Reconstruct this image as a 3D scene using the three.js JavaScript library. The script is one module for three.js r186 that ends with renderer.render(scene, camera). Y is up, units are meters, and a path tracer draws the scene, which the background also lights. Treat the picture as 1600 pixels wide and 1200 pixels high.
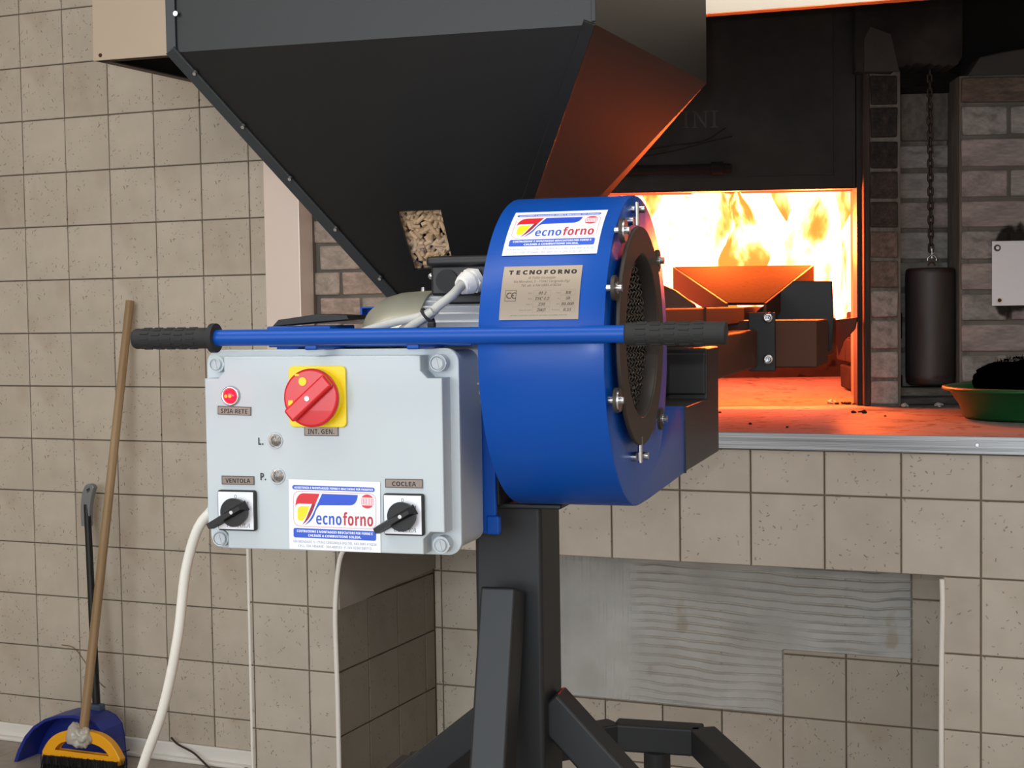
import * as THREE from 'three';
import { RoundedBoxGeometry } from 'three/addons/geometries/RoundedBoxGeometry.js';
import { mergeGeometries, toCreasedNormals } from 'three/addons/utils/BufferGeometryUtils.js';
import { RectAreaLightUniformsLib } from 'three/addons/lights/RectAreaLightUniformsLib.js';
import { TextGeometry } from 'three/addons/geometries/TextGeometry.js';
import { FontLoader } from 'three/addons/loaders/FontLoader.js';

// ---------------------------------------------------------------- camera, lights, exposure
const scene = new THREE.Scene();
const renderer = new THREE.WebGLRenderer({ antialias: true });
renderer.toneMapping = THREE.LinearToneMapping;
renderer.toneMappingExposure = 1.0;
renderer.shadowMap.enabled = true;
RectAreaLightUniformsLib.init();
const V = (x, y, z) => new THREE.Vector3(x, y, z);

const camera = new THREE.PerspectiveCamera(28.21, 4 / 3, 0.05, 60);
{
  const yaw = -0.408, pit = 0.0491, rol = -0.0149;
  const R = V(Math.cos(yaw), 0, Math.sin(yaw)), F = V(Math.sin(yaw), 0, -Math.cos(yaw)), U = V(0, 1, 0);
  const F2 = F.clone().multiplyScalar(Math.cos(pit)).addScaledVector(U, -Math.sin(pit));
  const U2 = U.clone().multiplyScalar(Math.cos(pit)).addScaledVector(F, Math.sin(pit));
  const U3 = U2.clone().multiplyScalar(Math.cos(rol)).addScaledVector(R, -Math.sin(rol));
  camera.position.set(0, 1.1833, 3.0299);
  camera.up.copy(U3);
  camera.lookAt(camera.position.clone().add(F2));
  camera.updateMatrixWorld();
}
scene.background = new THREE.Color(0.3, 0.34, 0.4);

// daylight entering by the big shop window behind the photographer
const dayLight = new THREE.RectAreaLight(new THREE.Color(0.88, 0.95, 1.0), 4.8, 3.2, 1.9);
dayLight.position.set(-1.1, 1.65, 5.12); dayLight.lookAt(-1.1, 1.45, 0); scene.add(dayLight);
// the ceiling's fluorescent fitting (its glowing tube cover is built with the room)
const ceilLight = new THREE.RectAreaLight(new THREE.Color(1, 1, 0.99), 2.6, 2.4, 0.7);
ceilLight.position.set(-1.7, 2.93, 2.3); ceilLight.lookAt(-1.7, 0, 2.3); scene.add(ceilLight);
const ceilLight2 = new THREE.RectAreaLight(new THREE.Color(0.96, 0.99, 1.0), 3.8, 1.5, 0.5);  // added fill light with no known source, brightens the dark recess bricks
ceilLight2.position.set(0.75, 2.93, 1.3); ceilLight2.lookAt(0.75, 0, 1.3); scene.add(ceilLight2);
// the camera's own flash, beside the lens
const flash = new THREE.PointLight(new THREE.Color(0.9, 0.95, 1.0), 1.75, 0, 2);
flash.position.set(-0.035, 1.245, 3.0); flash.castShadow = true; flash.shadow.radius = 0.6; scene.add(flash);
// firelight: in front of the flames, inside the oven mouth
const FIRE_GLOW = 19, FIRE_LAMP = 4.5;

// ---------------------------------------------------------------- helpers
const rng = (s) => () => { s = (s + 0x6d2b79f5) | 0; let t = Math.imul(s ^ (s >>> 15), 1 | s); t = (t + Math.imul(t ^ (t >>> 7), 61 | t)) ^ t; return ((t ^ (t >>> 14)) >>> 0) / 4294967296; };
const used = {};
function numbered(n) { used[n] = (used[n] ?? -1) + 1; return used[n] ? `${n}_${String(used[n]).padStart(3, '0')}` : n; }
function mesh(name, geo, mat, parent = scene, pos, rot) {
  const m = new THREE.Mesh(geo, mat); m.name = numbered(name); m.castShadow = m.receiveShadow = true;
  if (pos) m.position.set(...pos); if (rot) m.rotation.set(...rot);
  parent.add(m); return m;
}
function grp(name, parent = scene, pos = [0, 0, 0], ry = 0) { const g = new THREE.Group(); g.name = numbered(name); g.position.set(...pos); g.rotation.y = ry; parent.add(g); return g; }
function tag(o, label, category, group) { o.userData.label = label; if (category) o.userData.category = category; if (group) o.userData.group = group; return o; }
function struct(o) { o.userData.kind = 'structure'; return o; }
const box = (w, h, d, x = 0, y = 0, z = 0) => new THREE.BoxGeometry(w, h, d).translate(x, y, z);
const B = (x0, x1, y0, y1, z0, z1) => new THREE.BoxGeometry(x1 - x0, y1 - y0, z1 - z0).translate((x0 + x1) / 2, (y0 + y1) / 2, (z0 + z1) / 2);
const RB = (x0, x1, y0, y1, z0, z1, r = 0.004, s = 2) => new RoundedBoxGeometry(x1 - x0, y1 - y0, z1 - z0, s, r).translate((x0 + x1) / 2, (y0 + y1) / 2, (z0 + z1) / 2);
const cyl = (r0, r1, h, n = 24) => new THREE.CylinderGeometry(r0, r1, h, n);
const cylX = (r0, r1, x0, x1, y, z, n = 24) => new THREE.CylinderGeometry(r0, r1, x1 - x0, n).rotateZ(-Math.PI / 2).translate((x0 + x1) / 2, y, z);
const cylZ = (r0, r1, z0, z1, x, y, n = 24) => new THREE.CylinderGeometry(r0, r1, z1 - z0, n).rotateX(Math.PI / 2).translate(x, y, (z0 + z1) / 2);
const tube = (pts, r, seg = 64, n = 10) => new THREE.TubeGeometry(new THREE.CatmullRomCurve3(pts.map((p) => V(...p)), false, 'centripetal'), seg, r, n);
function merge(list) { return mergeGeometries(list.map((g) => { const q = g.index ? g.toNonIndexed() : g; for (const k of Object.keys(q.attributes)) if (!['position', 'normal', 'uv'].includes(k)) q.deleteAttribute(k); return q; })); }
function poly(pts, depth, bevel = 0) {  // outline in x,y; thickness along +z from 0
  const s = new THREE.Shape(pts.map((p) => new THREE.Vector2(p[0], p[1])));
  return new THREE.ExtrudeGeometry(s, { depth, bevelEnabled: bevel > 0, bevelSize: bevel, bevelThickness: bevel, bevelOffset: -bevel, bevelSegments: 2 });
}
// a solid between two quads (each four [x,y,z], same winding)
function hull(a, b) {
  const P = [...a, ...b], f = [[0, 1, 2, 3], [7, 6, 5, 4], [0, 4, 5, 1], [1, 5, 6, 2], [2, 6, 7, 3], [3, 7, 4, 0]];
  const pos = [], uv = [];
  for (const q of f) { for (const k of [0, 1, 2, 0, 2, 3]) pos.push(...P[q[k]]); uv.push(0, 0, 1, 0, 1, 1, 0, 0, 1, 1, 0, 1); }
  const g = new THREE.BufferGeometry(); g.setAttribute('position', new THREE.Float32BufferAttribute(pos, 3)); g.setAttribute('uv', new THREE.Float32BufferAttribute(uv, 2)); g.computeVertexNormals(); return g;
}
// ---- textures
const clamp = (x, a = 0, b = 1) => Math.min(b, Math.max(a, x)), mix = (a, b, t) => a + (b - a) * t, sstep = (a, b, x) => { const t = clamp((x - a) / (b - a)); return t * t * (3 - 2 * t); };
function vnoise(seed) {   // tiling value noise, period px/py
  const h = (x, y) => { let n = Math.imul(x, 374761393) ^ Math.imul(y, 668265263) ^ Math.imul(seed, 1274126177); n = Math.imul(n ^ (n >>> 13), 1274126177); return ((n ^ (n >>> 16)) >>> 0) / 4294967296; };
  return (x, y, px, py = px) => {
    const xi = Math.floor(x), yi = Math.floor(y), fx = x - xi, fy = y - yi, u = fx * fx * (3 - 2 * fx), v = fy * fy * (3 - 2 * fy);
    const X = (i) => ((i % px) + px) % px, Y = (i) => ((i % py) + py) % py;
    return mix(mix(h(X(xi), Y(yi)), h(X(xi + 1), Y(yi)), u), mix(h(X(xi), Y(yi + 1)), h(X(xi + 1), Y(yi + 1)), u), v);
  };
}
function fbm(n, x, y, p, oct = 4) { let s = 0, a = 0.5, q = p; for (let i = 0; i < oct; i++) { s += a * n(x * q, y * q, q); a *= 0.5; q *= 2; } return s / (1 - Math.pow(0.5, oct)); }
function tex(w, h, fn, srgb = true) {
  const d = new Uint8Array(w * h * 4);
  for (let j = 0; j < h; j++) for (let i = 0; i < w; i++) { const c = fn(i / w, j / h, i, j), k = (j * w + i) * 4; d[k] = clamp(c[0], 0, 255); d[k + 1] = clamp(c[1], 0, 255); d[k + 2] = clamp(c[2], 0, 255); d[k + 3] = c[3] === undefined ? 255 : clamp(c[3], 0, 255); }
  const t = new THREE.DataTexture(d, w, h, THREE.RGBAFormat); t.wrapS = t.wrapT = THREE.RepeatWrapping; t.magFilter = THREE.LinearFilter; t.minFilter = THREE.LinearMipmapLinearFilter; t.generateMipmaps = true;
  if (srgb) t.colorSpace = THREE.SRGBColorSpace; t.needsUpdate = true; return t;
}
function canvasTex(w, h, draw) { const c = document.createElement('canvas'); c.width = w; c.height = h; const x = c.getContext('2d'); draw(x, w, h); const t = new THREE.CanvasTexture(c); t.colorSpace = THREE.SRGBColorSpace; t.magFilter = THREE.LinearFilter; return t; }
const rep = (t, sx, sy) => { const c = t.clone(); c.repeat.set(sx, sy); c.needsUpdate = true; return c; };
const std = (o) => new THREE.MeshStandardMaterial({ roughness: 0.6, metalness: 0, ...o });
const phys = (o) => new THREE.MeshPhysicalMaterial({ roughness: 0.5, metalness: 0, ...o });

const n1 = vnoise(11), n2 = vnoise(23), n3 = vnoise(37), n4 = vnoise(51);
// glazed beige tile with small dark pits and scratches; 1 texture = 0.9 m
function speckMap(size, count, seed, long) {
  const r = rng(seed), a = new Float32Array(size * size);
  for (let k = 0; k < count; k++) {
    const cl = n4(r() * 9, r() * 9, 64);
    let x = r() * size, y = r() * size; if (n3(x / size * 12, y / size * 12, 12) < 0.45) continue;
    const L = 1 + r() * r() * long, th = r() * 6.28, w = 0.6 + r() * 0.9, s = 0.35 + 0.65 * r();
    for (let t = 0; t < L; t += 0.5) {
      const cx = x + Math.cos(th) * t + (r() - 0.5), cy = y + Math.sin(th) * t + (r() - 0.5);
      for (let dy = -2; dy <= 2; dy++) for (let dx = -2; dx <= 2; dx++) {
        const X = Math.floor(cx + dx), Y = Math.floor(cy + dy), d = Math.hypot(X + 0.5 - cx, Y + 0.5 - cy), i = ((Y + size * 4) % size) * size + ((X + size * 4) % size);
        a[i] = Math.max(a[i], s * clamp(1.2 - d / w));
      }
    }
  }
  return a;
}
function tileTexture(base, seed, count, dirt) {
  const S = 1024, sp = speckMap(S, count, seed, 11);
  return tex(S, S, (u, v, i, j) => {
    const a = fbm(n1, u, v, 6, 5) - 0.5, b = fbm(n2, u, v, 24, 3) - 0.5, k = sp[j * S + i] * 0.8, rust = sstep(0.62, 0.8, fbm(n3, u + 0.3, v, 8, 4)) * dirt;
    const c = [base[0] + 22 * a + 10 * b, base[1] + 22 * a + 10 * b, base[2] + 22 * a + 10 * b];
    return [mix(mix(c[0], 150, rust), 74, k), mix(mix(c[1], 122, rust), 64, k), mix(mix(c[2], 96, rust), 56, k)];
  });
}
const T_tile = tileTexture([194, 184, 168], 5, 1900, 0.14), T_tileB = tileTexture([182, 174, 161], 6, 1700, 0.06);
const T_rough = tex(256, 256, (u, v) => { const k = 110 + 110 * (fbm(n2, u, v, 8, 4) - 0.3); return [k, k, k]; }, false);
const M = {};
M.tile = std({ map: T_tile, roughness: 0.42, roughnessMap: null });
M.tileFront = std({ map: T_tileB, roughness: 0.4 });
M.tileDim = std({ map: T_tile, color: 0xa8a8a6, roughness: 0.35 });   // niche's flank: the same tiles, its shade put into a darker tint
M.grout = std({ color: 0x7a7064, roughness: 0.95 });
M.groutWarm = std({ color: 0x8a7a68, roughness: 0.95 });
M.plaster = std({ color: 0xcfc6b8, roughness: 0.9 });
M.white = std({ color: 0xe9e6df, roughness: 0.5 });
M.floor = std({ map: tex(256, 256, (u, v) => { const a = fbm(n1, u, v, 8, 4) - 0.5; return [158 + 26 * a, 147 + 26 * a, 136 + 26 * a]; }), roughness: 0.5 });
// stainless steel, brushed
const T_brush = tex(512, 512, (u, v) => { const k = 128 + 90 * (n1(u * 8, v * 256, 8, 256) - 0.5) + 60 * (n2(u * 3, v * 64, 3, 64) - 0.5); return [k, k, k]; }, false);
M.steel = std({ color: 0xd6d0c8, metalness: 1, roughness: 0.33, roughnessMap: null, bumpMap: T_brush, bumpScale: 0.00004 });
M.steelWarm = std({ color: 0xdccfbd, metalness: 0.65, roughness: 0.4 });
M.steelWorn = std({ map: tex(512, 128, (u, v) => { const k = 150 + 60 * (n1(u * 16, v * 64, 16, 64) - 0.5) + 60 * (fbm(n2, u, v, 8, 4) - 0.5); return [k, k + 2, k + 4]; }), metalness: 0.9, roughness: 0.42 });
M.zinc = std({ color: 0xc9ccd0, metalness: 1, roughness: 0.25 });
M.chainIron = std({ color: 0x4c443c, metalness: 0.7, roughness: 0.6 });
M.rustIron = std({ map: tex(256, 512, (u, v) => { const a = fbm(n1, u, v, 6, 5), r = sstep(0.5, 0.7, fbm(n2, u, v, 10, 4)); const k = 40 + 42 * a; return [mix(k, 74, r * 0.8), mix(k * 0.96, 42, r * 0.8), mix(k * 0.95, 34, r * 0.8)]; }), metalness: 0.45, roughness: 0.5 });
// black and anthracite powder coat with a fine grain
const T_grain = tex(256, 256, (u, v) => { const k = 128 + 120 * (n1(u * 128, v * 128, 128) - 0.5); return [k, k, k]; }, false);
M.black = phys({ color: 0x1d2021, roughness: 0.42, bumpMap: rep(T_grain, 4, 4), bumpScale: 0.00006 });
M.hopper = phys({ color: 0x070808, roughness: 0.46, bumpMap: rep(T_grain, 3, 3), bumpScale: 0.00008 });
M.anthracite = std({ color: 0x232629, roughness: 0.5, metalness: 0.2 });
M.flange = std({ color: 0x2a2e31, roughness: 0.5 });  // hopper's black paint, lightened to stand for light on the strip's leftward tilt
M.iron = std({ color: 0x53301f, roughness: 0.6, metalness: 0.3 });
M.ringIron = std({ color: 0x3d362f, roughness: 0.55, metalness: 0.25 });
M.blue = phys({ color: 0x0049a4, roughness: 0.4, specularIntensity: 0.45, clearcoat: 0.12, clearcoatRoughness: 0.22 });
M.rubber = std({ color: 0x1d1e1f, roughness: 0.75 });
M.blackPlastic = std({ color: 0x131314, roughness: 0.5 });
M.greyPlastic = phys({ color: 0xbcc6cb, roughness: 0.45, clearcoat: 0.15, clearcoatRoughness: 0.3 });
M.greyPlasticDark = phys({ color: 0xb9c0c5, roughness: 0.5 });
M.red = phys({ color: 0xd01a22, roughness: 0.35, clearcoat: 0.3 });
M.yellow = phys({ color: 0xf2d60c, roughness: 0.4 });
M.plateWhite = std({ color: 0xe8ecf2, roughness: 0.35, metalness: 0.1 });
M.cable = std({ color: 0xd9d6cd, roughness: 0.55 });
M.cableGrey = std({ color: 0xb9b9b4, roughness: 0.5 });
M.alu = std({ color: 0xcfd1d4, metalness: 0.4, roughness: 0.5, bumpMap: rep(T_grain, 8, 8), bumpScale: 0.0002 });
M.cowl = std({ color: 0xa5a698, metalness: 0.55, roughness: 0.3 });
// bricks
function brickTex(base, seed, soot) { const q = vnoise(seed), q2 = vnoise(seed + 7); return tex(256, 128, (u, v) => { const a = fbm(q, u, v, 4, 5) - 0.5, b = fbm(q2, u, v, 16, 3) - 0.5, s = sstep(0.5, 0.8, fbm(q2, u, v, 3, 4)) * soot; return base.map((c, k) => mix(c + 44 * a + 30 * b + (k === 0 ? 14 * a : 0), [62, 55, 50][k], s)); }); }
const brickM = [[[154, 151, 146], 71, 0.25], [[160, 156, 151], 83, 0.2], [[147, 145, 140], 97, 0.35]].map((a) => std({ map: brickTex(...a), roughness: 0.85, bumpMap: T_rough, bumpScale: 0.0006 }));
const brickClean = [[[172, 150, 136], 141, 0.1], [[168, 154, 140], 149, 0.1]].map((a) => std({ map: brickTex(...a), roughness: 0.85, bumpMap: T_rough, bumpScale: 0.0006 }));
const brickPink = std({ map: brickTex([160, 150, 146], 101, 0.2), roughness: 0.85 });
const brickSoot = [[[62, 54, 49], 113, 0.6], [[40, 36, 34], 127, 0.5], [[106, 92, 82], 131, 0.6]].map((a) => std({ map: brickTex(...a), roughness: 0.85 }));
M.mortar = std({ map: tex(256, 256, (u, v) => { const a = fbm(n1, u, v, 12, 5) - 0.5; return [112 + 50 * a, 107 + 48 * a, 99 + 46 * a]; }), roughness: 0.95 });
M.sootWall = std({ map: tex(512, 512, (u, v) => { const a = fbm(n1, u, v, 5, 6), b = fbm(n2, u, v, 20, 4); const k = 26 + 40 * sstep(0.4, 0.75, a) + 14 * (b - 0.5); return [k, k * 0.95, k * 0.92]; }), roughness: 0.95 });
M.sootGrey = std({ map: tex(256, 256, (u, v) => { const a = fbm(n1, u, v, 5, 5); const k = 66 + 60 * (a - 0.5); return [k, k * 0.97, k * 0.95]; }), roughness: 0.95 });
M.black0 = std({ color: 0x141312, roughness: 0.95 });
M.doorIron = std({ map: tex(512, 512, (u, v) => { const a = fbm(n1, u, v, 6, 5), b = fbm(n3, u, v, 30, 3); const k = 34 + 26 * (a - 0.5) + 12 * (b - 0.5); return [k, k * 0.94, k * 0.9]; }), roughness: 0.55, metalness: 0.35, bumpMap: T_rough, bumpScale: 0.0006 });
M.slab = std({ map: tex(512, 512, (u, v) => { const a = fbm(n1, u, v, 6, 6) - 0.5, s = sstep(0.66, 0.74, fbm(n2, u, v, 24, 4)), c = sstep(0.46, 0.5, fbm(n3, u, v, 5, 4)) * (1 - sstep(0.5, 0.54, fbm(n3, u, v, 5, 4))); const k = 126 + 36 * a - 50 * s - 20 * c; return [k, k * 0.98, k * 0.96]; }), roughness: 0.62 });
M.trayStone = phys({ specularIntensity: 0.12, map: tex(256, 256, (u, v) => { const a = fbm(n1, u, v, 40, 3) - 0.5, s = sstep(0.78, 0.84, fbm(n2, u, v, 30, 2)); const k = 36 + 12 * a - 20 * s; return [k, k * 0.88, k * 0.78]; }), roughness: 0.9 });
M.ovenFloor = std({ map: tex(256, 256, (u, v) => { const a = fbm(n1, u, v, 20, 4) - 0.5, s = sstep(0.74, 0.8, fbm(n2, u, v, 40, 2)); const k = 98 + 26 * a - 60 * s; return [k, k * 0.92, k * 0.84]; }), roughness: 0.9 });
M.refractory = std({ map: tex(256, 256, (u, v) => { const a = fbm(n1, u, v, 20, 4) - 0.5, s = sstep(0.72, 0.8, fbm(n2, u, v, 40, 2)); const k = 176 + 46 * a - 60 * s; return [k, k * 0.93, k * 0.86]; }), roughness: 0.85 });

// ---------------------------------------------------------------- tiles
const rT = rng(99), tileGeoCache = {};
function tileGeo(w, h, v) {      // face in x,y, front at z = 0, edges chamfered
  const key = `${w.toFixed(3)}_${h.toFixed(3)}_${v}`;
  if (tileGeoCache[key]) return tileGeoCache[key];
  const g = 0.0016, c = 0.0014, a = w / 2 - g, b = h / 2 - g, r = rng(v * 77 + 3), ou = r(), ov = r(), rot = v % 2;
  const pos = [], uv = [];
  const P = [[-a, -b, -0.007], [a, -b, -0.007], [a, b, -0.007], [-a, b, -0.007], [-a, -b, -c], [a, -b, -c], [a, b, -c], [-a, b, -c], [-a + c, -b + c, 0], [a - c, -b + c, 0], [a - c, b - c, 0], [-a + c, b - c, 0]];
  for (let k = 0; k < 4; k++) { const l = (k + 1) % 4; for (const q of [[k, l, l + 4, k + 4], [k + 4, l + 4, l + 8, k + 8]]) for (const i of [0, 1, 2, 0, 2, 3]) pos.push(P[q[i]]); }
  for (const i of [8, 9, 10, 8, 10, 11]) pos.push(P[i]);
  for (const p of pos) { const x = p[0] / 0.9, y = p[1] / 0.9; uv.push(ou + (rot ? y : x), ov + (rot ? -x : y)); }
  const geo = new THREE.BufferGeometry(); geo.setAttribute('position', new THREE.Float32BufferAttribute(pos.flat(), 3)); geo.setAttribute('uv', new THREE.Float32BufferAttribute(uv, 2)); geo.computeVertexNormals();
  return (tileGeoCache[key] = geo);
}
// tiles over a rectangle cut by the joint lines xs, ys (world), facing +z at depth z, or facing +x when facing = 'x' (then xs run along -z)
function tileField(parent, xs, ys, z, mat, { skip, inView = () => true, facing = 'z' } = {}) {
  const rest = [];
  for (let i = 0; i + 1 < xs.length; i++) for (let j = 0; j + 1 < ys.length; j++) {
    const w = xs[i + 1] - xs[i], h = ys[j + 1] - ys[j], cx = (xs[i] + xs[i + 1]) / 2, cy = (ys[j] + ys[j + 1]) / 2;
    if (w < 0.006 || h < 0.006 || skip?.(cx, cy)) continue;
    const g = tileGeo(w, h, Math.floor(rT() * 10)), lean = (rT() - 0.5) * 0.006, lean2 = (rT() - 0.5) * 0.006, dz = (rT() - 0.5) * 0.0008;
    const p = facing === 'z' ? [cx, cy, z + dz] : [z + dz, cy, cx], r = facing === 'z' ? [lean, lean2, 0] : [0, Math.PI / 2 + lean, 0];
    if (inView(cx, cy)) mesh('tile', g, mat, parent, p, r);
    else { const m = new THREE.Matrix4().makeRotationFromEuler(new THREE.Euler(...r)).setPosition(...p); rest.push(g.clone().applyMatrix4(m)); }
  }
  if (rest.length) { const s = mesh('tile_field', merge(rest), mat, parent); s.userData.kind = 'stuff'; }
}
const range = (a, b, st, o) => { const out = [a]; let k = Math.ceil((a - o) / st + 1e-6); for (let x = o + k * st; x < b - 0.004; x += st) if (x > a + 0.004) out.push(x); out.push(b); return out; };

// ---------------------------------------------------------------- room shell
const FL = -0.045, ZL = -0.428;            // floor level, plane of the tiled wall
{
  const wl = struct(grp('wall_back'));
  mesh('wall_core', B(-4.2, -2.09, FL, 3.0, ZL - 0.09, ZL - 0.003), M.grout, wl);
  mesh('wall_core', B(-2.09, 0.4, 2.02, 3.0, ZL - 0.09, ZL - 0.003), M.grout, wl);
  mesh('wall_core', B(0.4, 1.6, FL, 3.0, ZL - 0.09, ZL - 0.003), M.grout, wl);
  const ys = range(0, 3.0, 0.15, 2.0338);
  tileField(wl, range(-4.2, -2.09, 0.15, -2.9927), ys, ZL + 0.004, M.tile, { inView: (x, y) => x > -3.3 && y < 2.15, skip: (x, y) => x > -1.99 && y < 0.9 });
  tileField(wl, range(-2.09, 0.4, 0.15, -2.0927), range(2.02, 3.0, 0.15, 2.0338), ZL + 0.004, M.tile, { inView: () => false });
  const wr = struct(grp('wall_right')); mesh('wall_core', B(1.6, 1.72, FL, 3.0, -2.8, 5.3), M.plaster, wr);
  const wf = struct(grp('wall_left')); mesh('wall_core', B(-4.32, -4.2, FL, 3.0, ZL - 0.09, 5.3), M.plaster, wf);
  const wb = struct(grp('wall_front'));
  mesh('wall_core', merge([B(-4.2, -2.7, FL, 3, 5.18, 5.3), B(0.5, 1.6, FL, 3, 5.18, 5.3), B(-2.7, 0.5, FL, 0.7, 5.18, 5.3), B(-2.7, 0.5, 2.6, 3, 5.18, 5.3)]), M.plaster, wb);
  const win = struct(grp('window_1'));
  mesh('window_frame', merge([B(-2.7, -2.64, 0.7, 2.6, 5.2, 5.26), B(0.44, 0.5, 0.7, 2.6, 5.2, 5.26), B(-1.13, -1.07, 0.7, 2.6, 5.2, 5.26), B(-2.7, 0.5, 0.7, 0.76, 5.2, 5.26), B(-2.7, 0.5, 2.54, 2.6, 5.2, 5.26)]), M.white, win);
  for (const x of [-2.64, -1.07]) mesh('pane', B(x, x + 1.51, 0.76, 2.54, 5.228, 5.232), phys({ color: 0xffffff, transmission: 1, roughness: 0, thickness: 0 }), win);
  const ceil = struct(grp('ceiling')); mesh('ceiling_slab', B(-4.2, 1.6, 3.0, 3.12, ZL - 0.09, 5.3), M.plaster, ceil);
  const lampT = tag(grp('ceiling_lamp'), 'long white fluorescent ceiling fitting hanging flat under the ceiling', 'lamp');
  mesh('housing', B(-2.95, -0.45, 2.96, 3.0, 1.9, 2.7), M.white, lampT);
  mesh('diffuser', B(-2.9, -0.5, 2.945, 2.96, 1.95, 2.65), std({ color: 0xffffff, emissive: new THREE.Color(1, 0.96, 0.9), emissiveIntensity: 2.5 }), lampT);
  const addedLamp = tag(grp('ceiling_lamp'), 'added unseen fill light shaped as a short white ceiling fitting above the oven shelf', 'lamp');  // made-up fitting, added to carry the extra fill light
  mesh('housing', B(-0.05, 1.55, 2.96, 3.0, 1.02, 1.58), M.white, addedLamp);
  mesh('diffuser', B(0.0, 1.5, 2.945, 2.96, 1.05, 1.55), std({ color: 0xffffff, emissive: new THREE.Color(1, 0.96, 0.9), emissiveIntensity: 2.5 }), addedLamp);
  // floor
  const fl = struct(grp('floor'));
  mesh('floor_slab', B(-4.2, 1.6, FL - 0.12, FL - 0.002, ZL - 0.09, 5.3), M.grout, fl);
  const rest = [];
  for (let i = 0; i < 20; i++) for (let j = 0; j < 20; j++) {
    const x0 = -4.2 + i * 0.3, z0 = -0.43 + j * 0.3, x1 = Math.min(x0 + 0.298, 1.6), z1 = z0 + 0.298;
    if (x0 > 1.58 || (x0 > -1.99 && z1 < 0)) continue;
    const g = B(x0, x1, FL - 0.01, FL, z0, z1);
    if (x0 > -3.3 && x0 < -1.9 && z0 < 0.7) mesh('floor_tile', g, M.floor, fl); else rest.push(g);
  }
  mesh('floor_tile_field', merge(rest), M.floor, fl).userData.kind = 'stuff';
  struct(mesh('baseboard_back', merge([RB(-4.2, -1.99, FL, FL + 0.047, ZL + 0.001, ZL + 0.014, 0.004), RB(-4.2, -1.99, FL, FL + 0.012, ZL + 0.012, ZL + 0.034, 0.005)]), M.white));
}

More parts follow.
